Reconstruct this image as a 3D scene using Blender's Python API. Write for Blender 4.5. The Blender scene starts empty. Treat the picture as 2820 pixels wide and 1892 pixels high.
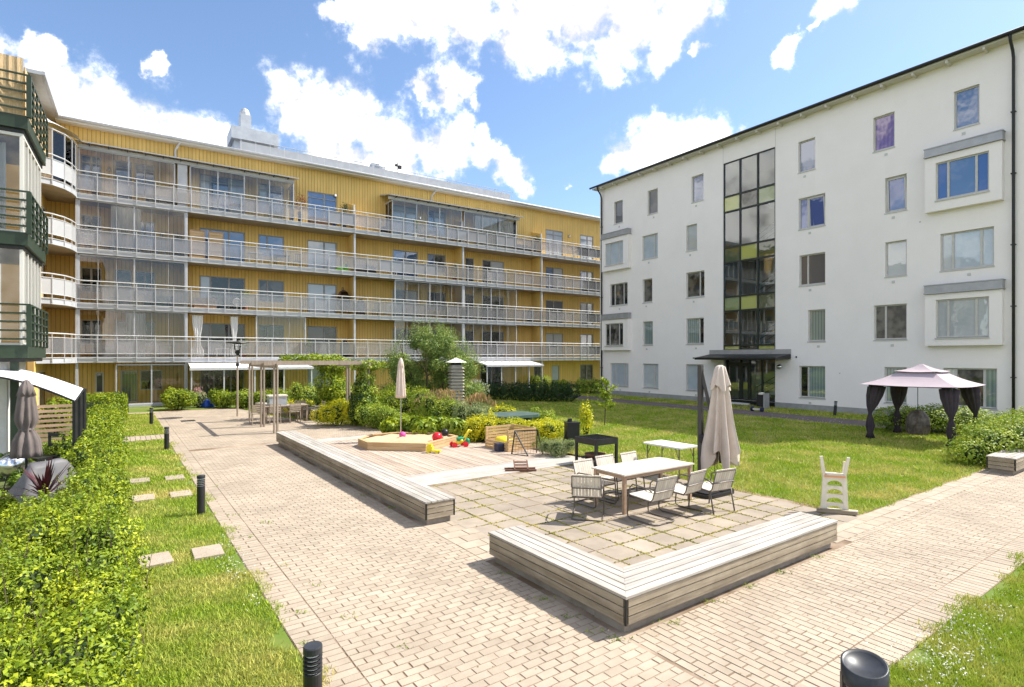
import bpy, bmesh, math, random
import numpy as np
from mathutils import Vector, Matrix
R = math.radians
rng = np.random.default_rng(11)
random.seed(11)
sc = bpy.context.scene
COL = sc.collection.objects

# ------------------------------------------------------------------ camera
F, CX, HOR, H = 1528.0, 1410.0, 982.0, 2.85      # focal length / principal column / horizon row of the photograph, eye height (m)
cd = bpy.data.cameras.new('camera')
cam = bpy.data.objects.new('camera', cd); COL.link(cam)
cam.location = (0, 0, H); cam.rotation_euler = (R(90), 0, 0)
cd.sensor_width = 36; cd.lens = F / 2820 * 36
cd.shift_y = (HOR - 946) / 2820
cd.clip_end = 3000
sc.camera = cam

# ------------------------------------------------------------------ light and sky
SUN_EL, SUN_AZ = R(51), R(72.6)                   # azimuth clockwise from +Y
sd = Vector((math.cos(SUN_EL) * math.sin(SUN_AZ), math.cos(SUN_EL) * math.cos(SUN_AZ), math.sin(SUN_EL)))
sl = bpy.data.lights.new('sun', 'SUN'); sl.energy = 3.8; sl.angle = R(0.5); sl.color = (1.0, .95, .86)
so = bpy.data.objects.new('sun', sl); COL.link(so)
so.rotation_euler = (-sd).to_track_quat('-Z', 'Y').to_euler(); so.location = (30, 10, 40)
sc.view_settings.view_transform = 'Standard'; sc.view_settings.look = 'None'
sc.view_settings.exposure = 1.14; sc.view_settings.gamma = 1.0
sc.view_settings.use_curve_mapping = False
sc.render.engine = 'CYCLES'
sc.cycles.max_bounces = 8; sc.cycles.transparent_max_bounces = 16
sc.cycles.diffuse_bounces = 4; sc.cycles.glossy_bounces = 3; sc.cycles.transmission_bounces = 4
sc.cycles.caustics_reflective = False; sc.cycles.caustics_refractive = False
sc.cycles.sample_clamp_indirect = 6

world = bpy.data.worlds.new('World'); sc.world = world; world.use_nodes = True
wn, wl = world.node_tree.nodes, world.node_tree.links
wn.clear()
def nd(tree, t, **kw):
    n = tree.nodes.new(t)
    for k, v in kw.items():
        if k == 'ins':
            for i, x in v.items(): n.inputs[i].default_value = x
        else: setattr(n, k, v)
    return n
wt = world.node_tree
world.cycles.sampling_method = 'MANUAL'; world.cycles.sample_map_resolution = 256
sky = nd(wt, 'ShaderNodeTexSky', sky_type='NISHITA', sun_disc=False, sun_elevation=SUN_EL, sun_rotation=SUN_AZ)
sky.altitude = 100; sky.air_density = 1.0; sky.dust_density = 0.7; sky.ozone_density = 3.5
SKY = 0.105
tc = nd(wt, 'ShaderNodeTexCoord')
nz = nd(wt, 'ShaderNodeTexNoise', ins={'Scale': 7.0, 'Detail': 4.0, 'Roughness': .55})
wl.new(tc.outputs['Generated'], nz.inputs['Vector'])
off = nd(wt, 'ShaderNodeVectorMath', operation='SUBTRACT'); off.inputs[1].default_value = (.5, .5, .5)
wl.new(nz.outputs['Color'], off.inputs[0])
scl = nd(wt, 'ShaderNodeVectorMath', operation='SCALE'); scl.inputs['Scale'].default_value = .085
wl.new(off.outputs[0], scl.inputs[0])
nzb = nd(wt, 'ShaderNodeTexNoise', ins={'Scale': 24.0, 'Detail': 6.0, 'Roughness': .62}); wl.new(tc.outputs['Generated'], nzb.inputs['Vector'])
offb = nd(wt, 'ShaderNodeVectorMath', operation='MULTIPLY_ADD'); offb.inputs[1].default_value = (.06,.06,.06); offb.inputs[2].default_value = (-.03,-.03,-.03); wl.new(nzb.outputs['Color'], offb.inputs[0])
scb = nd(wt, 'ShaderNodeVectorMath', operation='ADD'); wl.new(scl.outputs[0], scb.inputs[0]); wl.new(offb.outputs[0], scb.inputs[1])
dv = nd(wt, 'ShaderNodeVectorMath', operation='ADD')
wl.new(tc.outputs['Generated'], dv.inputs[0]); wl.new(scb.outputs[0], dv.inputs[1])
blobs = [(90,205,100),(215,240,100),(340,280,100),(470,325,92),(590,340,74),(0,170,80),(200,350,110),(400,390,100),
 (60,85,34),(125,95,26),(340,130,22),(700,250,92),(800,255,92),(900,300,95),(985,340,88),(1040,305,44),(650,215,54),(900,385,90),(770,345,90),
 (1010,180,58),(955,192,34),(1055,195,36),(1092,236,26),(1105,358,40),(1152,388,38),(1182,415,26),
 (850,35,66),(960,8,84),(1070,28,94),(1190,52,98),(1310,58,104),(1430,38,96),(1550,25,92),(1400,115,52),(1250,125,46),(1530,105,46),(1600,112,24),(775,45,34),
 (1430,350,54),(1505,328,58),(1565,330,58),(1640,322,42),(1702,298,28),(1600,385,60),(1790,105,24),(1900,18,46),(1950,5,36),(1295,420,16),(1850,75,14)]
pts = []
for u, v, r in blobs:
    d = Vector(((u * 1.2067 - CX) / F, 1, (HOR - v * 1.2067) / F)); L = d.length
    pts.append((d / L, r * 1.2067 / F / L))
prev = None
for c, r in pts:
    di = nd(wt, 'ShaderNodeVectorMath', operation='DISTANCE'); di.inputs[1].default_value = c
    wl.new(dv.outputs[0], di.inputs[0])
    ma = nd(wt, 'ShaderNodeMath', operation='MULTIPLY_ADD'); ma.inputs[1].default_value = -1 / r; ma.inputs[2].default_value = 1.0
    wl.new(di.outputs['Value'], ma.inputs[0])
    if prev is None: prev = ma
    else:
        mx = nd(wt, 'ShaderNodeMath', operation='SMOOTH_MAX'); mx.inputs[2].default_value = .25
        wl.new(prev.outputs[0], mx.inputs[0]); wl.new(ma.outputs[0], mx.inputs[1]); prev = mx
# the same cumulus field goes on over the rest of the sky
gn = nd(wt, 'ShaderNodeTexNoise', ins={'Scale': 2.6, 'Detail': 2.0, 'Roughness': .5}); wl.new(dv.outputs[0], gn.inputs['Vector'])
gm = nd(wt, 'ShaderNodeMath', operation='MULTIPLY_ADD'); gm.inputs[1].default_value = 5.0; gm.inputs[2].default_value = -2.5; wl.new(gn.outputs['Fac'], gm.inputs[0])
sy = nd(wt, 'ShaderNodeSeparateXYZ'); wl.new(tc.outputs['Generated'], sy.inputs[0])
fy = nd(wt, 'ShaderNodeMapRange', ins={'From Min': .55, 'From Max': .72, 'To Min': 0.0, 'To Max': -3.0}); wl.new(sy.outputs['Y'], fy.inputs['Value'])
fa = nd(wt, 'ShaderNodeMath', operation='ADD'); wl.new(gm.outputs[0], fa.inputs[0]); wl.new(fy.outputs[0], fa.inputs[1])
fm = nd(wt, 'ShaderNodeMath', operation='MAXIMUM'); wl.new(prev.outputs[0], fm.inputs[0]); wl.new(fa.outputs[0], fm.inputs[1]); prev = fm
n2 = nd(wt, 'ShaderNodeTexNoise', ins={'Scale': 15.0, 'Detail': 10.0, 'Roughness': .66})
wl.new(tc.outputs['Generated'], n2.inputs['Vector'])
m2 = nd(wt, 'ShaderNodeMath', operation='MULTIPLY_ADD'); m2.inputs[1].default_value = 2.5; m2.inputs[2].default_value = -1.16
wl.new(n2.outputs['Fac'], m2.inputs[0])
ad = nd(wt, 'ShaderNodeMath', operation='ADD'); wl.new(prev.outputs[0], ad.inputs[0]); wl.new(m2.outputs[0], ad.inputs[1])
ss = nd(wt, 'ShaderNodeMapRange', interpolation_type='SMOOTHSTEP', ins={'From Min': -.18, 'From Max': .75})
wl.new(ad.outputs[0], ss.inputs['Value'])
sh_v = nd(wt, 'ShaderNodeVectorMath', operation='ADD'); sh_v.inputs[1].default_value = (.022, .0, .030); wl.new(tc.outputs['Generated'], sh_v.inputs[0])
n3 = nd(wt, 'ShaderNodeTexNoise', ins={'Scale': 15.0, 'Detail': 4.0, 'Roughness': .55}); wl.new(sh_v.outputs[0], n3.inputs['Vector'])
n4 = nd(wt, 'ShaderNodeTexNoise', ins={'Scale': 15.0, 'Detail': 4.0, 'Roughness': .55}); wl.new(tc.outputs['Generated'], n4.inputs['Vector'])
rl_ = nd(wt, 'ShaderNodeMath', operation='SUBTRACT'); wl.new(n3.outputs['Fac'], rl_.inputs[0]); wl.new(n4.outputs['Fac'], rl_.inputs[1])
dn = nd(wt, 'ShaderNodeMath', operation='MULTIPLY_ADD'); dn.inputs[1].default_value = .05; wl.new(ad.outputs[0], dn.inputs[0]); wl.new(rl_.outputs[0], dn.inputs[2])
cr = nd(wt, 'ShaderNodeMapRange', ins={'From Min': -.03, 'From Max': .16, 'To Min': 1.0, 'To Max': .44}); wl.new(dn.outputs[0], cr.inputs['Value'])
ccol = nd(wt, 'ShaderNodeMix', data_type='RGBA', blend_type='MULTIPLY'); ccol.inputs[0].default_value = 1
ccol.inputs[6].default_value = (1, .97, .94, 1); wl.new(cr.outputs[0], ccol.inputs[7])
bg1 = nd(wt, 'ShaderNodeBackground', ins={'Strength': SKY}); wl.new(sky.outputs[0], bg1.inputs['Color'])
bg2 = nd(wt, 'ShaderNodeBackground', ins={'Strength': 1.15}); wl.new(ccol.outputs[2], bg2.inputs['Color'])
pw = nd(wt, 'ShaderNodeMath', operation='POWER'); pw.inputs[1].default_value = 1.7; wl.new(ss.outputs[0], pw.inputs[0])
ms = nd(wt, 'ShaderNodeMixShader'); wl.new(pw.outputs[0], ms.inputs[0]); wl.new(bg1.outputs[0], ms.inputs[1]); wl.new(bg2.outputs[0], ms.inputs[2])
wo = nd(wt, 'ShaderNodeOutputWorld'); wl.new(ms.outputs[0], wo.inputs[0])

# ------------------------------------------------------------------ placing helpers
def G(u, v, z=0.0):                               # where the sight line through (u, v) meets the height z
    Y = F * (H - z) / (v - HOR); return Vector(((u - CX) / F * Y, Y, z))
C0 = Vector((1.158, 5.634, 0)); CA = R(35.5)      # corner of the wooden bench; the courtyard grid is turned 35.5 degrees
BX = Vector((math.cos(CA), math.sin(CA), 0)); AY = Vector((-math.sin(CA), math.cos(CA), 0))
def Q(b, a, z=0): return C0 + BX * b + AY * a + Vector((0, 0, z))
def AB(p): d = p - C0; return d.dot(BX), d.dot(AY)

# ------------------------------------------------------------------ materials
MATS = {}
def mat(name, col, rough=.75, col2=None, scale=4.0, detail=5, bump=0.0, bscale=None, metal=0.0, spec=.4, island=0.0, stretch=None,
        world_tex=False, transl=0.0, lo=.35, hi=.65, coat=0.0, stain=0.0, sscale=.6):
    m = bpy.data.materials.new(name); m.use_nodes = True; MATS[name] = m
    t = m.node_tree; n, l = t.nodes, t.links
    b = n['Principled BSDF']
    b.inputs['Roughness'].default_value = rough; b.inputs['Metallic'].default_value = metal
    b.inputs['Specular IOR Level'].default_value = spec; b.inputs['Coat Weight'].default_value = coat
    c = tuple(col) + (1,)
    b.inputs['Base Color'].default_value = c
    vec = None
    if col2 is not None or bump:
        if world_tex:
            g = n.new('ShaderNodeNewGeometry'); vec = g.outputs['Position']
        else:
            g = n.new('ShaderNodeTexCoord'); vec = g.outputs['Object']
        if stretch:
            mp = n.new('ShaderNodeMapping'); mp.inputs['Scale'].default_value = stretch; l.new(vec, mp.inputs['Vector']); vec = mp.outputs[0]
    out = None
    if col2 is not None:
        nz = n.new('ShaderNodeTexNoise'); nz.noise_dimensions = '4D'
        nz.inputs['Scale'].default_value = scale; nz.inputs['Detail'].default_value = detail; nz.inputs['Roughness'].default_value = .6
        l.new(vec, nz.inputs['Vector'])
        if not world_tex:
            oi = n.new('ShaderNodeObjectInfo'); gi = n.new('ShaderNodeNewGeometry')
            w = n.new('ShaderNodeMath'); w.operation = 'MULTIPLY_ADD'; w.inputs[1].default_value = 37
            l.new(oi.outputs['Random'], w.inputs[0])
            w2 = n.new('ShaderNodeMath'); w2.operation = 'MULTIPLY'; w2.inputs[1].default_value = 23
            l.new(gi.outputs['Random Per Island'], w2.inputs[0]); l.new(w2.outputs[0], w.inputs[2]); l.new(w.outputs[0], nz.inputs['W'])
        mr = n.new('ShaderNodeMapRange'); mr.inputs['From Min'].default_value = lo; mr.inputs['From Max'].default_value = hi
        l.new(nz.outputs['Fac'], mr.inputs['Value'])
        mx = n.new('ShaderNodeMix'); mx.data_type = 'RGBA'; mx.inputs[6].default_value = c; mx.inputs[7].default_value = tuple(col2) + (1,)
        l.new(mr.outputs[0], mx.inputs[0]); out = mx.outputs[2]
    if island:
        gi = n.new('ShaderNodeNewGeometry'); oi = n.new('ShaderNodeObjectInfo')
        s = n.new('ShaderNodeMath'); s.operation = 'ADD'; l.new(gi.outputs['Random Per Island'], s.inputs[0]); l.new(oi.outputs['Random'], s.inputs[1])
        fr = n.new('ShaderNodeMath'); fr.operation = 'FRACT'; l.new(s.outputs[0], fr.inputs[0])
        mr = n.new('ShaderNodeMapRange'); mr.inputs['To Min'].default_value = 1 - island; mr.inputs['To Max'].default_value = 1 + island
        l.new(fr.outputs[0], mr.inputs['Value'])
        hs = n.new('ShaderNodeHueSaturation'); l.new(mr.outputs[0], hs.inputs['Value'])
        if out: l.new(out, hs.inputs['Color'])
        else: hs.inputs['Color'].default_value = c
        out = hs.outputs[0]
    if stain:
        gp = n.new('ShaderNodeNewGeometry'); sn = n.new('ShaderNodeTexNoise'); sn.inputs['Scale'].default_value = sscale; sn.inputs['Detail'].default_value = 6; sn.inputs['Roughness'].default_value = .62
        l.new(gp.outputs['Position'], sn.inputs['Vector'])
        sm = n.new('ShaderNodeMapRange'); sm.inputs['From Min'].default_value = .38; sm.inputs['From Max'].default_value = .66; sm.inputs['To Min'].default_value = 1.0; sm.inputs['To Max'].default_value = 1-stain
        l.new(sn.outputs['Fac'], sm.inputs['Value']); hv = n.new('ShaderNodeHueSaturation'); l.new(sm.outputs[0], hv.inputs['Value'])
        if out: l.new(out, hv.inputs['Color'])
        else: hv.inputs['Color'].default_value = c
        out = hv.outputs[0]
    if out: l.new(out, b.inputs['Base Color'])
    if bump:
        bz = n.new('ShaderNodeTexNoise'); bz.inputs['Scale'].default_value = bscale or scale * 6; bz.inputs['Detail'].default_value = 4
        l.new(vec, bz.inputs['Vector'])
        bp = n.new('ShaderNodeBump'); bp.inputs['Strength'].default_value = bump; bp.inputs['Distance'].default_value = .01
        l.new(bz.outputs['Fac'], bp.inputs['Height']); l.new(bp.outputs[0], b.inputs['Normal'])
    if transl:
        tr = n.new('ShaderNodeBsdfTranslucent'); mxs = n.new('ShaderNodeMixShader'); mxs.inputs[0].default_value = transl
        if out: l.new(out, tr.inputs['Color'])
        else: tr.inputs['Color'].default_value = c
        l.new(b.outputs[0], mxs.inputs[1]); l.new(tr.outputs[0], mxs.inputs[2])
        l.new(mxs.outputs[0], n['Material Output'].inputs['Surface'])
    return m
def leafmat(name, c1, c2, transl=.25, rough=.55):
    m = bpy.data.materials.new(name); m.use_nodes = True; MATS[name] = m
    n, l = m.node_tree.nodes, m.node_tree.links; b = n['Principled BSDF']
    b.inputs['Roughness'].default_value = rough; b.inputs['Specular IOR Level'].default_value = .35
    gi = n.new('ShaderNodeNewGeometry')
    mx = n.new('ShaderNodeMix'); mx.data_type = 'RGBA'; mx.inputs[6].default_value = tuple(c1) + (1,); mx.inputs[7].default_value = tuple(c2) + (1,)
    l.new(gi.outputs['Random Per Island'], mx.inputs[0])
    cn = n.new('ShaderNodeTexNoise'); cn.inputs['Scale'].default_value = 2.3; cn.inputs['Detail'].default_value = 3; l.new(gi.outputs['Position'], cn.inputs['Vector'])
    cm = n.new('ShaderNodeMapRange'); cm.inputs['From Min'].default_value = .36; cm.inputs['From Max'].default_value = .64; cm.inputs['To Min'].default_value = .62; cm.inputs['To Max'].default_value = 1.22; l.new(cn.outputs['Fac'], cm.inputs['Value'])
    ch = n.new('ShaderNodeMapRange'); ch.inputs['From Min'].default_value = .36; ch.inputs['From Max'].default_value = .64; ch.inputs['To Min'].default_value = .525; ch.inputs['To Max'].default_value = .49; l.new(cn.outputs['Fac'], ch.inputs['Value'])
    hv = n.new('ShaderNodeHueSaturation'); l.new(cm.outputs[0], hv.inputs['Value']); l.new(ch.outputs[0], hv.inputs['Hue']); l.new(mx.outputs[2], hv.inputs['Color'])
    l.new(hv.outputs[0], b.inputs['Base Color'])
    tr = n.new('ShaderNodeBsdfTranslucent'); l.new(hv.outputs[0], tr.inputs['Color'])
    ms = n.new('ShaderNodeMixShader'); ms.inputs[0].default_value = transl
    l.new(b.outputs[0], ms.inputs[1]); l.new(tr.outputs[0], ms.inputs[2]); l.new(ms.outputs[0], n['Material Output'].inputs['Surface'])
    return m
def glassmat(name, tint, refl, body=None, bodyfac=0.0, rough=.01, stripe=None, dcol=None):
    """see-through pane: tinted transparency, a share of diffuse (frosting / dirt) and a mirror share rising at grazing angles"""
    m = bpy.data.materials.new(name); m.use_nodes = True; MATS[name] = m
    n, l = m.node_tree.nodes, m.node_tree.links; n.remove(n['Principled BSDF'])
    tr = n.new('ShaderNodeBsdfTransparent'); tr.inputs[0].default_value = tuple(tint) + (1,)
    last = tr.outputs[0]
    if body:
        d = n.new('ShaderNodeBsdfDiffuse'); d.inputs[0].default_value = tuple(body) + (1,)
        m0 = n.new('ShaderNodeMixShader'); m0.inputs[0].default_value = bodyfac
        l.new(last, m0.inputs[1]); l.new(d.outputs[0], m0.inputs[2]); last = m0.outputs[0]
    g = n.new('ShaderNodeBsdfGlossy'); g.inputs['Roughness'].default_value = rough; g.inputs[0].default_value = (1, 1, 1, 1)
    lw = n.new('ShaderNodeFresnel'); lw.inputs[0].default_value = 1.5
    a = n.new('ShaderNodeMath'); a.operation = 'ADD'; a.inputs[1].default_value = refl; a.use_clamp = True; l.new(lw.outputs[0], a.inputs[0])
    m1 = n.new('ShaderNodeMixShader'); l.new(a.outputs[0], m1.inputs[0]); l.new(last, m1.inputs[1]); l.new(g.outputs[0], m1.inputs[2])
    l.new(m1.outputs[0], n['Material Output'].inputs['Surface'])
    return m
def panemat(name, col, refl, slats=0, col2=None, wav=.02):
    """window pane with a room, blind, curtain or painted sky reflection right behind the glass"""
    m = bpy.data.materials.new(name); m.use_nodes = True; MATS[name] = m
    n, l = m.node_tree.nodes, m.node_tree.links; n.remove(n['Principled BSDF'])
    d = n.new('ShaderNodeBsdfDiffuse'); d.inputs[0].default_value = tuple(col) + (1,)
    tcn = n.new('ShaderNodeTexCoord')
    if col2 is not None:
        sx = n.new('ShaderNodeSeparateXYZ'); l.new(tcn.outputs['Object'], sx.inputs[0])
        if slats:
            s = n.new('ShaderNodeMath'); s.operation = 'SINE'; mu = n.new('ShaderNodeMath'); mu.operation = 'MULTIPLY'; mu.inputs[1].default_value = abs(slats)
            l.new(sx.outputs['Z' if slats > 0 else 'X'], mu.inputs[0]); l.new(mu.outputs[0], s.inputs[0]); src = s.outputs[0]
            mr = n.new('ShaderNodeMapRange'); mr.inputs['From Min'].default_value = -1; l.new(src, mr.inputs['Value'])
        else:
            nz = n.new('ShaderNodeTexNoise'); nz.noise_dimensions = '4D'; nz.inputs['Scale'].default_value = 2.2
            oi = n.new('ShaderNodeObjectInfo'); w = n.new('ShaderNodeMath'); w.operation = 'MULTIPLY'; w.inputs[1].default_value = 50
            l.new(oi.outputs['Random'], w.inputs[0]); l.new(w.outputs[0], nz.inputs['W']); l.new(tcn.outputs['Object'], nz.inputs['Vector'])
            mr = n.new('ShaderNodeMapRange'); mr.inputs['From Min'].default_value = .42; mr.inputs['From Max'].default_value = .58; l.new(nz.outputs['Fac'], mr.inputs['Value'])
        mx = n.new('ShaderNodeMix'); mx.data_type = 'RGBA'; mx.inputs[6].default_value = tuple(col) + (1,); mx.inputs[7].default_value = tuple(col2) + (1,)
        l.new(mr.outputs[0], mx.inputs[0]); l.new(mx.outputs[2], d.inputs[0])
    g = n.new('ShaderNodeBsdfGlossy'); g.inputs['Roughness'].default_value = .015
    bz = n.new('ShaderNodeTexNoise'); bz.inputs['Scale'].default_value = 1.4; l.new(tcn.outputs['Object'], bz.inputs['Vector'])
    bp = n.new('ShaderNodeBump'); bp.inputs['Strength'].default_value = .25; bp.inputs['Distance'].default_value = wav
    l.new(bz.outputs['Fac'], bp.inputs['Height']); l.new(bp.outputs[0], g.inputs['Normal'])
    lw = n.new('ShaderNodeFresnel'); lw.inputs[0].default_value = 1.5
    a = n.new('ShaderNodeMath'); a.operation = 'ADD'; a.inputs[1].default_value = refl; a.use_clamp = True; l.new(lw.outputs[0], a.inputs[0])
    m1 = n.new('ShaderNodeMixShader'); l.new(a.outputs[0], m1.inputs[0]); l.new(d.outputs[0], m1.inputs[1]); l.new(g.outputs[0], m1.inputs[2])
    l.new(m1.outputs[0], n['Material Output'].inputs['Surface'])
    return m

mat('plaster', (.91, .858, .832), .9, (.885, .832, .803), .7, bump=.15, bscale=60, stain=.035, sscale=.35)
mat('plinth', (.36, .36, .36), .9, (.28, .28, .27), 3)
mat('win_frame', (.58, .56, .52), .5, (.5, .48, .45), 6)
mat('win_frame_grey', (.33, .33, .33), .5, (.28, .28, .28), 6)
mat('sill', (.55, .54, .52), .5)
mat('zinc', (.42, .42, .43), .45, (.34, .34, .35), 3, metal=.4)
mat('soffit', (.62, .59, .53), .8)
mat('dark_metal', (.013, .014, .014), .45, (.022, .022, .022), 5)
mat('dark_green_frame', (.018, .024, .019), .4)
mat('yellow_board', (.84, .59, .20), .75, (.75, .49, .145), 1.5, island=.06, stretch=(5, 5, .5), lo=.3, hi=.7, stain=.10, sscale=.3)
mat('yellow_wall', (.26, .155, .04), .9)  # backing darkened so gaps between the boards read as shadowed joints
mat('steel_white', (.60, .60, .60), .45, (.53, .53, .54), 3)
mat('steel_grey', (.50, .51, .53), .45, (.42, .43, .45), 2)
mat('soffit_brown', (.42, .35, .29), .8, (.34, .28, .22), 2)
mat('roof_metal', (.45, .46, .48), .5, (.38, .39, .41), 2, metal=.3)
mat('galvanised', (.52, .54, .57), .45, (.42, .44, .47), 2.5, metal=.35)
mat('green_paint', (.028, .048, .025), .45, (.02, .036, .02), 4)
mat('cream_frame', (.70, .68, .62), .5)
mat('reed', (.74, .57, .34), .85, (.45, .30, .15), 14, stretch=(9, 9, .6), bump=.5)
mat('brick_paver', (.435, .36, .275), .9, (.37, .30, .225), 4, island=.07, bump=.3, bscale=60, stain=.20, sscale=.7)
mat('joint_sand', (.17, .115, .07), .95, (.37, .29, .215), 1.1, lo=.42, hi=.60)
mat('slab', (.36, .30, .235), .92, (.29, .24, .185), 3, island=.10, bump=.35, bscale=70, stain=.18, sscale=.9)
mat('border_slab', (.42, .345, .275), .92, (.35, .285, .225), 3, island=.08, bump=.3, bscale=70)
mat('asphalt', (.17, .135, .125), .95, (.125, .10, .09), 3, bump=.3, bscale=80)
mat('silver_wood', (.50, .465, .415), .8, (.31, .275, .23), 3.4, island=.12, stretch=(.30, 6, 6), bump=.3, bscale=20, lo=.40, hi=.72, stain=.18, sscale=1.5)
mat('side_wood', (.41, .345, .255), .8, (.20, .15, .09), 3.2, island=.14, stretch=(.35, 5, 5), bump=.25, bscale=20, lo=.38, hi=.74, stain=.25, sscale=2.2)
mat('deck_wood', (.50, .41, .33), .8, (.35, .265, .20), 3.0, island=.14, stretch=(.35, 5, 5), bump=.2, bscale=20, stain=.12, sscale=.9)
mat('post_wood', (.40, .33, .26), .8, (.29, .23, .17), 3, island=.1, stretch=(6, 6, .5))
mat('new_wood', (.56, .40, .22), .75, (.43, .28, .13), 3, island=.12, stretch=(.6, 5, 5))
mat('fence_wood', (.46, .32, .22), .8, (.35, .23, .15), 3, island=.1, stretch=(.6, 5, 5))
mat('concrete', (.32, .28, .24), .95, (.22, .19, .15), 4, bump=.4)
mat('sand', (.60, .43, .27), 1.0, (.48, .33, .20), 6, bump=.8, bscale=18)
mat('white_paint', (.78, .77, .74), .6, (.70, .68, .64), 4)
mat('slat_white', (.66, .60, .51), .7, (.55, .49, .40), 5, island=.09)
mat('white_plastic', (.74, .70, .58), .5, (.64, .58, .46), 5)
mat('orange_plastic', (.70, .33, .16), .5)
mat('red_plastic', (.62, .012, .03), .3)
mat('yellow_plastic', (.75, .62, .03), .35, (.68, .55, .02), 4)
mat('green_plastic', (.02, .25, .12), .4)
mat('black_plastic', (.014, .014, .016), .4)
mat('navy', (.015, .02, .06), .5)
mat('bollard_black', (.016, .016, .017), .42, (.025, .025, .026), 6)
mat('bollard_top', (.022, .024, .028), .4, (.04, .043, .05), 5)
mat('lamp_white', (.75, .76, .74), .4)
mat('canvas_beige', (.66, .56, .48), .9, (.58, .49, .42), 5, bump=.15, bscale=90)
mat('canvas_grey', (.17, .14, .13), .9, (.13, .11, .10), 5)
mat('canvas_lilac', (.43, .355, .385), .85, (.38, .315, .34), 2)
mat('curtain_dark', (.045, .032, .042), .9, (.06, .045, .055), 6)
mat('awning_white', (.78, .77, .77), .85, (.73, .72, .73), 2)
mat('curtain_white', (.92, .92, .92), .9, transl=.35)
mat('cover_brown', (.055, .04, .032), .45, (.20, .165, .14), 5, bump=.6, bscale=8)
mat('tarp_grey', (.10, .095, .10), .6, (.15, .145, .15), 3, bump=.4, bscale=5)
mat('blue_tarp', (.02, .07, .42), .5, (.03, .12, .6), 9)
mat('green_top', (.055, .10, .085), .35, (.09, .14, .125), 3)
mat('tube_dark', (.13, .11, .095), .45, metal=.2)
mat('rust', (.20, .10, .06), .8, (.12, .06, .04), 8)
mat('louvre_metal', (.40, .36, .29), .6, (.33, .29, .23), 4)
mat('chrome', (.7, .7, .7), .2, metal=1)
mat('pink', (.55, .08, .30), .6)
mat('terracotta', (.38, .16, .09), .85, (.30, .12, .07), 5)
mat('bark', (.12, .085, .055), .95, (.07, .05, .035), 9, bump=.6)
mat('soil', (.075, .052, .036), 1.0, (.05, .035, .024), 7, bump=.6)
mat('core', (.035, .055, .012), 1.0)  # dark green, the shade inside foliage put into the colour
mat('wicker', (.16, .09, .05), .8, (.09, .05, .03), 20, bump=.6)
mat('dark_fabric', (.05, .048, .055), .9)
mat('lawn', (.11, .165, .02), 1.0, (.26, .22, .07), .9, detail=8, world_tex=True, lo=.47, hi=.72)
mat('grass_blade', (.31, .405, .03), .8, (.64, .54, .18), .9, detail=8, world_tex=True, lo=.43, hi=.70, transl=.25, island=.25)
mat('ground', (.10, .13, .03), 1.0, (.07, .06, .03), 1.5, world_tex=True)
leafmat('leaf_lime', (.40, .46, .02), (.15, .225, .012))
leafmat('leaf_yellow', (.78, .68, .015), (.46, .48, .015))
leafmat('leaf_mid', (.24, .33, .03), (.11, .19, .015))
leafmat('leaf_fresh', (.40, .47, .045), (.19, .27, .02))
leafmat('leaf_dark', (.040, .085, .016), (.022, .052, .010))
leafmat('leaf_tree', (.36, .44, .10), (.14, .21, .045))
leafmat('leaf_rust', (.46, .27, .15), (.34, .28, .09))
leafmat('leaf_silver', (.36, .40, .17), (.20, .25, .09))
leafmat('leaf_moss', (.50, .43, .03), (.30, .29, .03))
leafmat('leaf_purple', (.10, .022, .03), (.055, .014, .02), .1, .4)
leafmat('petal_white', (.75, .74, .68), (.65, .66, .5), .2)
leafmat('petal_pink', (.60, .35, .36), (.45, .22, .25), .2)
leafmat('leaf_red', (.16, .03, .02), (.28, .06, .03))
panemat('pane_dark', (.010, .011, .011), .05, 0, (.03, .03, .027))
panemat('pane_room', (.035, .033, .028), .05, 0, (.13, .12, .10))
panemat('pane_sky_paint', (.035, .095, .24), .16)  # blue base colour paints the reflected sky into the pane
panemat('pane_deep_sky_paint', (.02, .085, .32), .10)  # deeper blue, sky reflection painted as the pane colour
panemat('pane_blind', (.52, .54, .55), .10, 120, (.40, .42, .43))
panemat('pane_curtain', (.30, .37, .35), .14, -42, (.17, .23, .22))
panemat('pane_purple', (.10, .035, .20), .10, -38, (.16, .07, .28))
panemat('pane_frost', (.48, .54, .60), .08, 0, (.44, .50, .56))
panemat('pane_grey', (.12, .12, .13), .05, 110, (.10, .10, .11))
panemat('spandrel_yellow', (.40, .42, .12), .06)
panemat('spandrel_green', (.22, .27, .12), .08)
panemat('spandrel_dark', (.035, .04, .026), .08)
panemat('spandrel_olive', (.085, .10, .045), .08)
glassmat('glass_clear', (.93, .94, .93), .0)
glassmat('glass_tint', (.92, .91, .89), .0)
glassmat('roof_glass', (.85, .85, .85), .0, (.80, .80, .80), .45)
glassmat('glass_hall', (.80, .83, .82), .03)
glassmat('frost_light', (.92, .91, .91), .0, (.66, .65, .66), .20)
glassmat('frost_mid', (.88, .87, .87), .0, (.60, .59, .61), .32)
glassmat('frost_dense', (.80, .80, .80), .0, (.42, .42, .44), .66)
glassmat('frost_sunlit', (.80, .80, .80), .0, (.62, .62, .62), .72)  # lighter copy of the dense frost, sunlight put into its colour
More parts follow.
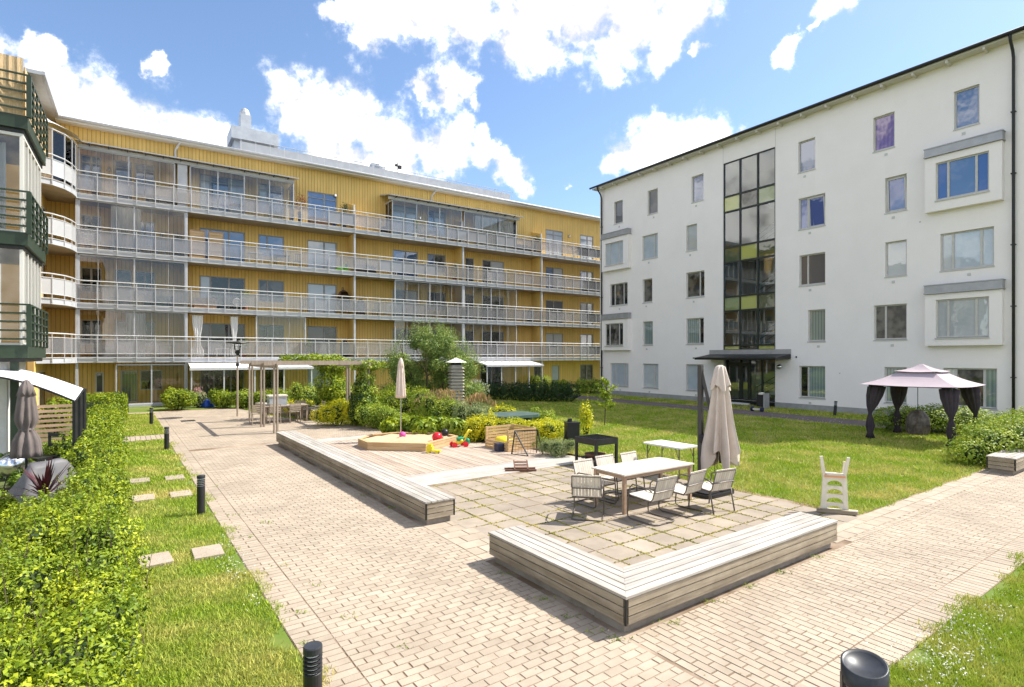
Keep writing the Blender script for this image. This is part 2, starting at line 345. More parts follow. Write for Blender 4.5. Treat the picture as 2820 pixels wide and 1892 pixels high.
# ------------------------------------------------------------------ mesh helpers
class MB:
    def __init__(s): s.v = []; s.f = []
    def add(s, vs, fs):
        o = len(s.v); s.v += [tuple(x) for x in vs]; s.f += [tuple(i + o for i in f) for f in fs]; return s
    def box(s, x0, x1, y0, y1, z0, z1):
        return s.add([(x0,y0,z0),(x1,y0,z0),(x1,y1,z0),(x0,y1,z0),(x0,y0,z1),(x1,y0,z1),(x1,y1,z1),(x0,y1,z1)],
                     [(3,2,1,0),(4,5,6,7),(0,1,5,4),(1,2,6,5),(2,3,7,6),(3,0,4,7)])
    def bar(s, p, q, w, h=None, up=(0,0,1)):
        p, q = Vector(p), Vector(q); h = h or w; d = (q - p).normalized(); up = Vector(up)
        if abs(d.dot(up)) > .98: up = Vector((1,0,0))
        x = d.cross(up).normalized() * w / 2; y = x.cross(d).normalized() * h / 2
        return s.add([p-x-y,p+x-y,p+x+y,p-x+y,q-x-y,q+x-y,q+x+y,q-x+y],[(3,2,1,0),(4,5,6,7),(0,1,5,4),(1,2,6,5),(2,3,7,6),(3,0,4,7)])
    def tube(s, pts, r, n=8, cap=True):
        pts = [Vector(p) for p in pts]; rs = r if isinstance(r, (list, tuple)) else [r] * len(pts)
        rings = []; x = None
        for i, p in enumerate(pts):
            d = (pts[min(i+1, len(pts)-1)] - pts[max(i-1, 0)]).normalized()
            if x is None: x = d.orthogonal().normalized()
            x = (x - d * x.dot(d)).normalized(); y = d.cross(x)
            rings.append([p + (x * math.cos(2*math.pi*k/n) + y * math.sin(2*math.pi*k/n)) * rs[i] for k in range(n)])
        o = len(s.v)
        for rg in rings: s.v += [tuple(q) for q in rg]
        for i in range(len(pts)-1):
            for k in range(n):
                a, b = o+i*n+k, o+i*n+(k+1) % n; s.f.append((a, b, b+n, a+n))
        if cap:
            s.f.append(tuple(o+k for k in reversed(range(n)))); e = o+(len(pts)-1)*n; s.f.append(tuple(e+k for k in range(n)))
        return s
    def lathe(s, prof, n=16, c=(0,0,0), sx=1, sy=1, wob=None):
        o = len(s.v)
        for r, z in prof:
            for k in range(n):
                t = 2*math.pi*k/n; rr = r * (wob(t, z) if wob else 1)
                s.v.append((c[0]+rr*sx*math.cos(t), c[1]+rr*sy*math.sin(t), c[2]+z))
        for i in range(len(prof)-1):
            for k in range(n):
                a, b = o+i*n+k, o+i*n+(k+1) % n; s.f.append((a, b, b+n, a+n))
        s.f.append(tuple(o+k for k in reversed(range(n)))); e = o+(len(prof)-1)*n; s.f.append(tuple(e+k for k in range(n)))
        return s
    def prism(s, poly, z0, z1):
        n = len(poly); o = len(s.v)
        s.v += [(x, y, z0) for x, y in poly] + [(x, y, z1) for x, y in poly]
        s.f.append(tuple(o+k for k in reversed(range(n)))); s.f.append(tuple(o+n+k for k in range(n)))
        for k in range(n): s.f.append((o+k, o+(k+1) % n, o+n+(k+1) % n, o+n+k))
        return s
    def sheet(s, rows):                       # grid of points
        o = len(s.v); m = len(rows[0])
        for r in rows: s.v += [tuple(p) for p in r]
        for i in range(len(rows)-1):
            for j in range(m-1):
                a = o+i*m+j; s.f.append((a, a+1, a+m+1, a+m))
        return s
    def mesh(s, name, m, smooth=False):
        me = bpy.data.meshes.new(name); me.from_pydata(s.v, [], s.f); me.materials.append(MATS[m] if isinstance(m, str) else m)
        if smooth: me.polygons.foreach_set('use_smooth', [True]*len(me.polygons))
        me.update(); return me
def link(name, data, parent=None, loc=(0,0,0), rz=0.0, rot=None):
    o = bpy.data.objects.new(name, data); COL.link(o); o.location = loc
    o.rotation_euler = rot if rot else (0, 0, rz)
    if parent: o.parent = parent
    return o
def obj(name, mb, m, parent=None, loc=(0,0,0), rz=0.0, smooth=False, rot=None):
    return link(name, mb.mesh(name, m, smooth), parent, loc, rz, rot)
_bc = {}
def bx(name, parent, c, size, m, rz=0.0, rot=None, bev=0.0):
    """box part with its own object; alike boxes share mesh data"""
    k = (round(size[0],3), round(size[1],3), round(size[2],3), m, bev)
    if k not in _bc:
        x, y, z = (q/2 for q in size); b = MB()
        if bev:
            e = bev
            b.add([(-x,-y,-z),(x,-y,-z),(x,y,-z),(-x,y,-z),(-x,-y,z-e),(x,-y,z-e),(x,y,z-e),(-x,y,z-e),(-x+e,-y+e,z),(x-e,-y+e,z),(x-e,y-e,z),(-x+e,y-e,z)],
                  [(3,2,1,0),(0,1,5,4),(1,2,6,5),(2,3,7,6),(3,0,4,7),(4,5,9,8),(5,6,10,9),(6,7,11,10),(7,4,8,11),(8,9,10,11)])
        else: b.box(-x,x,-y,y,-z,z)
        _bc[k] = b.mesh(name, m)
    return link(name, _bc[k], parent, c, rz, rot)
def tag(o, label=None, cat=None, group=None, kind=None):
    if label: o['label'] = label
    if cat: o['category'] = cat
    if group: o['group'] = group
    if kind: o['kind'] = kind
    return o
def thing(name, label, cat, loc=(0,0,0), rz=0.0, group=None):
    return tag(link(name, None, None, loc, rz), label, cat, group)
def dup(root, loc, rz, label, group=None):
    r = root.copy(); COL.link(r); r.location = loc; r.rotation_euler = (0, 0, rz); r['label'] = label
    if group: r['group'] = group
    for ch in list(root.children):
        c = ch.copy(); COL.link(c); c.parent = r
        for g in list(ch.children):
            d = g.copy(); COL.link(d); d.parent = c
    return r
def npmesh(name, V, nper, m, smooth=False):
    """V: (n*nper, 3) array, every nper vertices one face"""
    n = len(V)//nper; me = bpy.data.meshes.new(name)
    me.vertices.add(len(V)); me.vertices.foreach_set('co', np.ascontiguousarray(V, dtype=np.float32).ravel())
    me.loops.add(len(V)); me.loops.foreach_set('vertex_index', np.arange(len(V), dtype=np.int32))
    me.polygons.add(n); me.polygons.foreach_set('loop_start', np.arange(0, len(V), nper, dtype=np.int32))
    me.materials.append(MATS[m]); me.update(calc_edges=True); return me
def unit(a): return a / (np.linalg.norm(a, axis=1, keepdims=True) + 1e-9)
def leafquads(P, N, size, asp=.5, droop=0.0):
    n = len(P); T = unit(np.cross(N, rng.normal(size=(n,3)))); 
    if droop: T = unit(T - np.array([0,0,droop])); N = unit(N - T*np.sum(N*T, 1, keepdims=True))
    B = np.cross(N, T); L = size * rng.uniform(.65, 1.35, (n,1))
    V = np.empty((n,4,3)); V[:,0] = P - T*L*.5; V[:,1] = P + B*L*asp*.5 + N*L*.08; V[:,2] = P + T*L*.5; V[:,3] = P - B*L*asp*.5 + N*L*.08
    return V.reshape(-1,3)
def blobleaves(ells, n, size, shell=.62, lump=.16, asp=.5, up=.45, droop=0.0, zmin=.02):
    """leaves spread through the outer shell of a heap of ellipsoids (cx,cy,cz,rx,ry,rz)"""
    E = np.array(ells, float); w = (E[:,3]*E[:,4] + E[:,4]*E[:,5] + E[:,3]*E[:,5]); w /= w.sum()
    i = rng.choice(len(E), n, p=w); D = unit(rng.normal(size=(n,3))); e = E[i]
    ph = np.sin(D[:,0]*7+e[:,0]*5)+np.sin(D[:,1]*6+e[:,1]*7+1)+np.sin(D[:,2]*8+e[:,2]*3+2)
    r = (shell + (1-shell)*np.sqrt(rng.random(n)))*(1+lump*ph/2)+rng.normal(size=n)*.03
    P = e[:,:3] + D*e[:,3:]*r[:,None]; k = P[:,2] > zmin; P, D = P[k], D[k]
    N = unit(D*.8 + rng.normal(size=D.shape)*.55 + np.array([0,0,up]))
    return leafquads(P, N, size, asp, droop)
def core(ells, sc=.72):  # unseen inner hull that stops light leaking through foliage
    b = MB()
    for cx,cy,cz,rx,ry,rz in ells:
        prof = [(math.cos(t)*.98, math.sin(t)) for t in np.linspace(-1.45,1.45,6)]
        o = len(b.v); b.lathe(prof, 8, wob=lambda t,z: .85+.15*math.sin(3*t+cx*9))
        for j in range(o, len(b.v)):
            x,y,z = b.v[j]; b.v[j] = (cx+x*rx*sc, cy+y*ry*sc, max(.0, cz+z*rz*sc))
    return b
def bush(name, label, loc, ells, n, size, m, group=None, asp=.5, up=.45, shell=.6, lump=.16, cat='bush', extra=None, droop=0, inner=True):
    t = thing(name, label, cat, loc, 0, group)
    link('foliage', npmesh('foliage', blobleaves(ells, n, size, shell, lump, asp, up, droop), 4, m), t)
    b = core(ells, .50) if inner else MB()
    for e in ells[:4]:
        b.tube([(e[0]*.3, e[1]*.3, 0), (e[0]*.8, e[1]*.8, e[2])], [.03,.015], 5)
    tag(obj('filler_core', b, 'core', t), kind='stuff')  # added dark core blocks light between the leaves, joined with the stems
    if extra:
        V, mm, nm = extra; link(nm, npmesh(nm, V, 4, mm), t)
    return t
def wall_holes(mb, x0, x1, z0, z1, holes, y, reveal):
    """front face of a wall at depth y with rectangular openings and reveals"""
    xs = sorted({x0, x1, *[h[0] for h in holes], *[h[1] for h in holes]}); zs = sorted({z0, z1, *[h[2] for h in holes], *[h[3] for h in holes]})
    xs = [x for x in xs if x0 <= x <= x1]; zs = [z for z in zs if z0 <= z <= z1]
    for i in range(len(xs)-1):
        j = 0
        while j < len(zs)-1:
            def inh(j):
                cx, cz = (xs[i]+xs[i+1])/2, (zs[j]+zs[j+1])/2
                return any(h[0] < cx < h[1] and h[2] < cz < h[3] for h in holes)
            if inh(j): j += 1; continue
            k = j
            while k+1 < len(zs)-1 and not inh(k+1): k += 1
            a, b, c, d = xs[i], xs[i+1], zs[j], zs[k+1]
            mb.add([(a,y,c),(b,y,c),(b,y,d),(a,y,d)], [(0,1,2,3)]); j = k+1
    for a, b, c, d in [h[:4] for h in holes]:
        r = y+reveal
        mb.add([(a,y,c),(a,r,c),(a,r,d),(a,y,d)], [(3,2,1,0)]); mb.add([(b,y,c),(b,r,c),(b,r,d),(b,y,d)], [(0,1,2,3)])
        mb.add([(a,y,c),(b,y,c),(b,r,c),(a,r,c)], [(0,1,2,3)]); mb.add([(a,y,d),(b,y,d),(b,r,d),(a,r,d)], [(3,2,1,0)])
def window(par, x0, x1, z0, z1, y, split=(1,), mats=('pane_dark',), frame='win_frame', sill=True, open_=None, fw=.06, transom=0, trmat=None, sillmat='sill'):
    """window part: frame mesh with panes (and a sill) as sub-parts; y is the outer face of the frame"""
    fr = MB(); D = .07; zb = z0 + (.07 if sill else 0); yb = y + D
    # y grows inwards for facade frames
    fr.box(x0, x1, y, yb, z1-fw, z1); fr.box(x0, x1, y, yb, zb, zb+fw)
    fr.box(x0, x0+fw, y, yb, zb+fw, z1-fw); fr.box(x1-fw, x1, y, yb, zb+fw, z1-fw)
    inner = x1-x0-2*fw; tot = sum(split); xs = [x0+fw]
    for p in split: xs.append(xs[-1]+inner*p/tot)
    for xm in xs[1:-1]: fr.box(xm-fw*.7, xm+fw*.7, y-.004, yb-.004, zb+fw, z1-fw)
    zt = z1-fw
    if transom:
        zt = z1-transom; fr.box(x0+fw, x1-fw, y-.002, yb-.002, zt-.03, zt+.03)
    cx, cz = (x0+x1)/2, (z0+z1)/2
    for i in range(len(fr.v)): a,b,c = fr.v[i]; fr.v[i] = (a-cx, b-y, c-cz)
    w = obj('window', fr, frame, par, (cx, y, cz))
    for i in range(len(split)):
        a = xs[i]+(fw*.7 if i else 0); b = xs[i+1]-(fw*.7 if i < len(split)-1 else 0)
        m = mats[i % len(mats)]
        tilt = (R(-5), 0, 0) if open_ == i else None
        zc = (zb+fw+zt)/2; hz = zt-zb-fw
        if tilt: bx('pane', w, ((a+b)/2-cx, .05, zc-cz-.02), (b-a-.01, .02, hz), m, rot=(R(4), 0, 0))
        else: bx('pane', w, ((a+b)/2-cx, .045, zc-cz), (b-a, .02, hz), m)
        if open_ == i:
            q = MB(); q.box(-(b-a)/2,(b-a)/2,-.03,.03,-hz/2,-hz/2+.06).box(-(b-a)/2,(b-a)/2,-.03,.03,hz/2-.06,hz/2).box(-(b-a)/2,-(b-a)/2+.06,-.03,.03,-hz/2,hz/2).box((b-a)/2-.06,(b-a)/2,-.03,.03,-hz/2,hz/2)
            obj('sash', q, frame, w, ((a+b)/2-cx, .02, zc-cz-.02), rot=(R(4),0,0))
        if transom: bx('pane', w, ((a+b)/2-cx, .045, (zt+.03+z1-fw)/2-cz), (b-a, .02, z1-fw-zt-.03), trmat or m)
    if sill: bx('sill', w, (0, .02, zb-.045-cz), (x1-x0+.06, .30, .05), sillmat)
    return w
# ------------------------------------------------------------------ ground, lawns, paving
def flat(name, poly, z, m, kind='structure', label=None):
    b = MB(); b.add([(x, y, z) for x, y in poly], [tuple(range(len(poly)))])
    o = obj(name, b, m); tag(o, kind=kind)
    if label: o['label'] = label
    return o
def qpoly(l): return [tuple(Q(b, a)[:2]) for b, a in l]
flat('ground', [(-600,-600),(600,-600),(600,600),(-600,600)], -.06, 'ground', label='bare soil and rough grass under the courtyard')
flat('lawn', qpoly([(6.68,.55),(34,.55),(34,46),(-6,46),(-6,30.3),(1.2,30.3),(1.2,26),(6.68,10)]), -.012, 'lawn', label='large sunlit lawn in front of the white building')
flat('lawn', qpoly([(-4.3,-8),(-2.78,-8),(-2.78,18.7),(-4.3,18.7)]), -.012, 'lawn', label='dry grass strip between hedge and brick path')
flat('lawn', qpoly([(-4.3,20.1),(-2.78,20.1),(-2.78,29.3),(-4.3,29.3)]), -.012, 'lawn', label='short grass patch behind the stepping path')
flat('lawn', qpoly([(.62,-10),(20,-10),(20,-1.78),(.62,-1.78)]), -.012, 'lawn', label='grass corner with white clover beside the brick path')
flat('garden_ground', qpoly([(-16,-8),(-4.3,-8),(-4.3,31),(-16,31)]), -.02, 'ground', label='private garden ground behind the hedge')
# asphalt path along the white building (its own frame)
WP, WR = Vector((8.655, 40.2, 0)), R(-56.1)
WD = Vector((math.cos(WR), math.sin(WR), 0)); WN = Vector((-math.sin(WR), math.cos(WR), 0))
def WQ(s, y, z=0): return WP + WD*s + WN*y + Vector((0, 0, z))
flat('path', [tuple(WQ(s, y)[:2]) for s, y in [(-9,-5.1),(30,-5.1),(30,-2.8),(10.9,-2.8),(10.9,-.02),(7.6,-.02),(7.6,-2.8),(-9,-2.8)]], -.004, 'asphalt', label='brown asphalt path along the white building')

paving = flat('paving', qpoly([(-2.78,-12),(.62,-12),(.62,-1.78),(34,-1.78),(34,.6),(6.68,.6),(6.68,7.2),(5.4,13),(4.2,15.6),(4.0,18.5),(3.2,21.7),(1.5,27),(1.2,30.2),(-9,30.2),(-9,29.4),(-2.78,29.4)]), -.0065, 'joint_sand', label='beige brick paving with sandy joints')
paving.location = (0, 0, 0)
# pavers are pieces of the paving: nearest 300 single objects, the rest one joined piece
def inpoly(x, y, P):
    c = False; j = len(P)-1
    for i in range(len(P)):
        if (P[i][1] > y) != (P[j][1] > y) and x < (P[j][0]-P[i][0])*(y-P[i][1])/(P[j][1]-P[i][1])+P[i][0]: c = not c
        j = i
    return c
pav = []                                     # (b, a, lb, la) centre and size in the courtyard grid
PL, PW, GAP = .210, .106, .0055
def visible(b, a):
    p = Q(b, a); 
    return p.y > 2.2 and abs(p.x/p.y) < .97 and p.y > 3.9
def run_b(b0, b1, a0, a1, ok=None):           # long side along b
    r = 0; a = a0
    while a < a1-1e-6:
        b = b0 - (PL/2 if r % 2 else 0)
        while b < b1-1e-6:
            x0, x1 = max(b, b0), min(b+PL, b1)
            if x1-x0 > .04 and visible((x0+x1)/2, a+PW/2) and (ok is None or ok((x0+x1)/2, a+PW/2)): pav.append(((x0+x1)/2, a+PW/2, x1-x0-GAP, PW-GAP))
            b += PL
        a += PW; r += 1
def run_a(b0, b1, a0, a1, L=PL, W=PW, half=True):
    r = 0; b = b0
    while b < b1-1e-6:
        a = a0 - (L/2 if (r % 2 and half) else 0)
        while a < a1-1e-6:
            y0, y1 = max(a, a0), min(a+L, a1)
            if y1-y0 > .04 and visible(b+W/2, (y0+y1)/2): pav.append((b+W/2, (y0+y1)/2, W-GAP, y1-y0-GAP))
            a += L
        b += W; r += 1
run_b(-2.42, -.02, -9, 15.2)                                   # path on the left of the benches
run_b(-2.42, 4.4, 15.62, 29.6, lambda b, a: inpoly(b, a, [(-2.5,15.6),(4.2,15.6),(4.0,18.5),(3.2,21.7),(1.5,27),(1.2,29.7),(-2.5,29.7)]))
run_a(.02, 15, -1.42, -.01)                                    # cross path in front of the bench
run_a(.02, .62, -9, -1.42)
run_a(5.0, 15, -.01, .02+.1)
brd = []                                     # larger border stones
def rowb(b0, b1, a0, a1, L, W):
    a = a0; r = 0
    while a < a1-1e-6:
        b = b0-(L/2 if r % 2 else 0)
        while b < b1-1e-6:
            x0, x1 = max(b, b0), min(b+L, b1)
            if x1-x0 > .05 and visible((x0+x1)/2, a+W/2): brd.append(((x0+x1)/2, a+W/2, x1-x0-.008, W-.008))
            b += L
        a += W; r += 1
rowb(-2.78, -2.42, -9, 29.4, .36, .106)                          # left edge
rowb(.62, 15, -1.78, -1.42, .106, .36)                           # right edge by the clover lawn
rowb(4.75, 15, .11, .56, .36, .225)                             # lawn edge
rowb(-.02, .62, 2.6, 4.45, .42, .28)                            # between the two benches
rowb(-9, -2.8, 29.45, 30.15, .5, .35)
rowb(-.02, 1.2, 15.2, 15.6, .36, .2)
def paver_mesh(lb, la, h=.02, e=.004):
    x, y = lb/2, la/2
    return ([(-x,-y,-h),(x,-y,-h),(x,y,-h),(-x,y,-h),(-x+e,-y+e,0),(x-e,-y+e,0),(x-e,y-e,0),(-x+e,y-e,0)], [(0,1,5,4),(1,2,6,5),(2,3,7,6),(3,0,4,7),(4,5,6,7)])
def lay(lst, name, m, keep, parent):
    lst.sort(key=lambda p: Q(p[0], p[1]).length if abs(Q(p[0],p[1]).x/Q(p[0],p[1]).y) < .92 and (Q(p[0],p[1]).y > 4.85) else 999)
    cache = {}; rest = MB()
    for i, (b, a, lb, la) in enumerate(lst):
        z = random.uniform(-.0025, .0015); rx, ry, jz = (random.gauss(0, .006) for _ in range(3))
        if i < keep:
            k = (round(lb,2), round(la,2))
            if k not in cache: q = MB(); q.add(*paver_mesh(*k)); cache[k] = q.mesh(name, m)
            link(name, cache[k], parent, Q(b, a, z), rot=(rx, ry, CA+jz))
        else:
            vs, fs = paver_mesh(lb, la); M = Matrix.Rotation(CA+jz, 3, 'Z')
            rest.add([M @ Vector((x, y, zz+rx*y+ry*x)) + Q(b, a, z) for x, y, zz in vs], fs)
    if rest.v: tag(obj(name+'_field', rest, m, parent), kind='stuff')
lay(pav, 'paver', 'brick_paver', 300, paving)
lay(brd, 'border_stone', 'brick_paver', 150, paving)
# stepping path across the grass strip
for i in range(10): bx('border_stone', paving, Q(-4.2+.15*i, 19.4, -.012), (.14, 1.3, .03), 'brick_paver', CA, bev=.004)

# concrete slab patio
patio = flat('patio', qpoly([(.6,.58),(6.66,.58),(6.66,7.14),(.6,7.14)]), -.011, 'soil', label='square concrete slab patio with mossy joints'); 
ps = MB(); ps.add(*paver_mesh(.482, .482, .03, .006)); psm = ps.mesh('slab', 'slab')
joints = []
for i in range(13):
    for j in range(14):
        b, a = .62+.25+.5*i-.12, .60+.25+.5*j-.12+.02
        if b > 6.55 or a > 7.1: continue
        link('slab', psm, patio, Q(b, a, random.uniform(-.004,.003)), rot=(random.gauss(0,.004), random.gauss(0,.004), CA+random.gauss(0,.006)))
for i in range(14):
    for s in np.arange(.6, 7.1, .012):
        if random.random() < .8: joints.append((.5+.5*i, s, 0))
        if random.random() < .65: joints.append((s, .50+.5*i-.0, 1))
P = []
for b, a, ax in joints:
    b, a = b+random.gauss(0,.008), a+random.gauss(0,.008)
    if .6 < b < 6.6 and .6 < a < 7.1 and math.sin(b*2.1+a*1.3)+math.sin(a*2.9-b)+random.gauss(0,.6) > -.5: P.append(Q(b, a, .003))
P = np.array([tuple(p) for p in P])
P = np.repeat(P, 3, 0)+rng.normal(size=(len(P)*3,3))*np.array([.008,.008,.003])
N = unit(rng.normal(size=P.shape)*.6+np.array([0,0,.9]))
tag(link('moss', npmesh('moss', leafquads(P, N, .026, .6), 4, 'leaf_moss'), patio), kind='stuff')

# timber deck
deck = flat('deck', qpoly([(.6,7.16),(6.4,7.16),(6.2,10),(5.6,12.4),(4.2,15.5),(.6,15.5)]), -.03, 'soil', label='timber deck with the sandpit on it')
def bmax(a): return 6.35-.0*a if a < 9 else 6.3-(a-9)*.34
for i in range(9):
    a = 7.22+.128*i; bx('plank', deck, Q((.64+bmax(a))/2, a, -.005), (bmax(a)-.64, .12, .03), 'silver_wood', CA, bev=.003)
for i in range(5):
    a = 14.9+.128*i; bx('plank', deck, Q((.64+4.25)/2, a, -.005), (4.25-.64, .12, .03), 'silver_wood', CA, bev=.003)
a0, a1 = 8.33, 14.82
for i in range(45):
    b = .70+.128*i; top = a1 if b < 4.3 else min(a1, 9+(6.3-b)/.34)
    if top-a0 < .3: continue
    bx('plank', deck, Q(b, (a0+top)/2, -.005+random.uniform(-.002,.002)), (top-a0, .118, .03), 'deck_wood', CA+R(90), bev=.003)

# stepping slabs in the grass strip
k = 0
for u, v, lab in [(385,1325,'stepping slab by the hedge, farther pair'),(481,1317,'stepping slab by the path, farther pair'),(395,1373,'stepping slab by the hedge, middle pair'),(498,1362,'stepping slab by the path, middle pair'),(428,1544,'stepping slab by the hedge, nearest pair'),(572,1522,'stepping slab by the path, nearest pair')]:
    o = bx('stepping_slab', None, G(u, v)+Vector((0,0,.004)), (.38, .50, .05), 'border_slab', CA+random.gauss(0,.05), bev=.005)
    tag(o, 'grey concrete '+lab, 'paving slab', 'stepping slabs in the grass strip')

# ---- grass blades
def grass(name, b0, b1, a0, a1, dens, hgt, reject=None, label='', wid=.006):
    S = []
    n = int((b1-b0)*(a1-a0)*dens(0))
    bb, aa = rng.uniform(b0, b1, n), rng.uniform(a0, a1, n)
    X = C0.x+BX.x*bb+AY.x*aa; Y = C0.y+BX.y*bb+AY.y*aa
    keep = (Y > 4.4) & (np.abs(X) < Y*.96) & (rng.random(n) < dens(Y)/dens(0))
    if reject is not None: keep &= ~reject(bb, aa, X, Y)
    X, Y = X[keep], Y[keep]; m = len(X)
    sc_ = np.clip(Y/9, .9, 2.6)
    h = hgt*rng.uniform(.5, 1.4, m)*np.clip(sc_, 1, 1.4); w = wid*sc_*rng.uniform(.7, 1.5, m)
    th = rng.uniform(0, 2*np.pi, m); ln = rng.normal(size=(m,2))*.5*h[:,None]
    V = np.empty((m,3,3)); dx, dy = np.cos(th)*w, np.sin(th)*w
    V[:,0] = np.stack([X-dx, Y-dy, np.full(m,-.012)],1); V[:,1] = np.stack([X+dx, Y+dy, np.full(m,-.012)],1)
    V[:,2] = np.stack([X+ln[:,0], Y+ln[:,1], h], 1)
    o = link(name, npmesh(name, V.reshape(-1,3), 3, 'grass_blade')); tag(o, label, 'grass', kind='stuff')
bump = lambda s, q: .10*np.sin(s*2.3)+.07*np.sin(s*5.1+1)+.05*np.sin(s*11+2)+rng.normal(size=s.shape)*.05
grass('grass', -4.3, -2.5, -3, 18.6, lambda Y: np.where(np.asarray(Y) <= 0, 6000, np.clip(65000/np.maximum(Y,3)**1.6, 500, 6000)), .035,
      lambda b, a, X, Y: b > -2.78+bump(a, b), 'tufty dry grass blades between hedge and brick path')
grass('grass', -4.3, -2.7, 20.15, 29.3, lambda Y: np.where(np.asarray(Y) <= 0, 900, 900), .035, None, 'short grass blades behind the stepping path')
grass('grass', .5, 9, -3.6, -1.55, lambda Y: np.where(np.asarray(Y) <= 0, 6000, np.clip(65000/np.maximum(Y,3)**1.6, 500, 6000)), .045,
      lambda b, a, X, Y: a > -1.78+bump(b, a), 'lush grass blades in the clover corner')
def rejl(b, a, X, Y):
    s = (X-WP.x)*WD.x+(Y-WP.y)*WD.y; q = (X-WP.x)*WN.x+(Y-WP.y)*WN.y
    return ((q > -5.1) & (q < -2.8)) | (q > 0) | (b < 6.6+.06*np.sin(a*4)+np.maximum(0, (10-a))*0) & (a < 10) | (b < 6.68-(a-10)*.34) & (a >= 10) | (a < .56+.05*np.sin(b*3)+.04*np.sin(b*7))
grass('grass', 1.5, 26, .4, 36, lambda Y: np.where(np.asarray(Y) <= 0, 1500, np.clip(42000/np.maximum(Y,3)**1.55, 150, 1500)), .04, rejl, 'mown grass blades of the large lawn', .007)
# clover flowers, weeds
def dots(name, spots, m, size, label, cat='flowers', n=1, z=.045):
    P = []
    for u, v, du, dv_, k in spots:
        for _ in range(k): P.append(tuple(G(u+random.gauss(0, du), v+random.gauss(0, dv_))+Vector((0,0,z*random.uniform(.6,1.3)))))
    P = np.array(P); P = np.repeat(P, 3, 0)+rng.normal(size=(len(P)*3,3))*size*.3
    o = link(name, npmesh(name, leafquads(P, unit(rng.normal(size=P.shape)+np.array([0,0,1.2])), size, .8), 4, m)); tag(o, label, cat, kind='stuff')
dots('clover_flowers', [(2560,1800,70,40,170),(2650,1740,60,30,110),(2740,1680,50,25,60),(2640,1840,70,30,90)], 'petal_white', .014, 'white clover flowers in the grass corner by the bollard')
dots('clover_flowers', [(640,1545,25,18,55),(660,1580,25,20,45),(700,1660,15,12,16),(620,1500,18,10,18)], 'petal_white', .014, 'white clover flowers along the edge of the brick path')
dots('clover_flowers', [(1800,1130,170,14,160),(2150,1170,120,14,120),(2250,1160,120,18,110),(1950,1190,150,14,120)], 'petal_white', .022, 'white clover flowers in the shaded lawn')
W = []
for u, v, k, s in [(735,1440,14,.05),(690,1480,10,.04),(820,1690,16,.05),(850,1775,10,.04),(1700,1762,16,.04),(1640,1740,10,.04),(1570,1700,14,.06),(1500,1650,18,.05),(1390,1580,14,.05),(1850,1715,16,.04),(1960,1660,20,.04),(2060,1615,20,.04),(2150,1578,22,.04),(2250,1535,20,.04),(1080,1400,22,.05),(1000,1365,14,.05),(940,1330,10,.05),(870,1610,8,.03),(760,1560,8,.03),(640,1420,10,.04),(600,1340,10,.04),(560,1290,8,.04),(1120,1780,8,.03),(960,1700,8,.03)]:
    c = np.array(G(u, v)); p = c+rng.normal(size=(k,3))*np.array([.07,.03,.0])+np.array([0,0,.015]); W.append(p)
W = np.concatenate(W)
tag(link('weeds', npmesh('weeds', leafquads(np.repeat(W,3,0)+rng.normal(size=(len(W)*3,3))*.010, unit(rng.normal(size=(len(W)*3,3))+np.array([0,0,.8])), .026, .4), 4, 'leaf_fresh')), 'small weeds growing in the paving joints', 'weeds', kind='stuff')

# leaf litter and seeds blown over the paving
Dp = []
for _ in range(420):
    b, a = (random.uniform(-2.4,-.1), random.uniform(-4,15)) if random.random() < .6 else (random.uniform(0,9), random.uniform(-1.4,-.05))
    Dp.append(tuple(Q(b, a, .004)))
Dp = np.array(Dp); tag(link('leaf_litter', npmesh('leaf_litter', leafquads(Dp, unit(rng.normal(size=Dp.shape)*.25+np.array([0,0,1.0])), .022, .6), 4, 'leaf_rust')), 'tiny dry leaves blown over the brick paving', 'leaf litter', kind='stuff')
# ------------------------------------------------------------------ white apartment building
wb = thing('apartment_building', 'white plastered five storey apartment building with glazed stairwell', 'building', WP, WR)
ROW = {1: (.60, 2.35), 2: (3.60, 5.32), 3: (6.60, 8.30), 4: (9.64, 11.37), 5: (12.72, 14.44)}
B, FR, PB, PS, PD = 'pane_blind', 'pane_frost', 'pane_deep_sky_paint', 'pane_sky_paint', 'pane_dark'
wins = [(5,-1.78,-.88,(1,),('pane_grey',),None),(5,1.54,2.45,(1,),('pane_grey',),None),(5,5.27,6.18,(1,),(PS,),None),(5,12.26,13.16,(1,),(PS,),None),(5,15.95,16.87,(1,),('pane_purple',),None),(5,19.17,20.06,(1,),(PS,),None),
 (4,1.05,2.45,(3,1),(FR,FR),None),(4,4.84,5.69,(1,),(B,),None),(4,12.28,13.68,(1,2.2),(PB,PB),1),(4,16.47,17.37,(1,),(PB,),0),
 (3,-2.21,-.39,(1,2.4,1),(PD,'pane_room',PD),None),(3,1.08,1.96,(1,),('pane_room',),None),(3,4.84,6.25,(3,1),('pane_room',PD),None),(3,12.31,13.68,(1,2.4),('pane_grey','pane_grey'),None),(3,16.47,17.37,(1,),(B,),None),(3,18.67,20.54,(1,2.6,1),(B,FR,B),None),
 (2,1.10,2.01,(1,),('pane_curtain',),None),(2,4.84,6.20,(3,1),('pane_curtain',PD),None),(2,12.78,13.68,(1,),('pane_curtain',),None),(2,15.98,17.37,(1,2),('pane_room','pane_room'),None),
 (1,-2.15,-.30,(1,2.4,1),(FR,FR,FR),None),(1,1.10,2.51,(3,1),(FR,FR),None),(1,4.83,6.2,(3,1),(FR,FR),None),(1,12.31,13.68,(1,2.2),(PD,'pane_curtain'),None),(1,16.44,17.37,(1,),('pane_curtain',),None),(1,18.78,20.64,(1,2.6,1),('pane_curtain','pane_room','pane_curtain'),None)]
S0, S1, ZT = -3.30, 21.9, 15.72
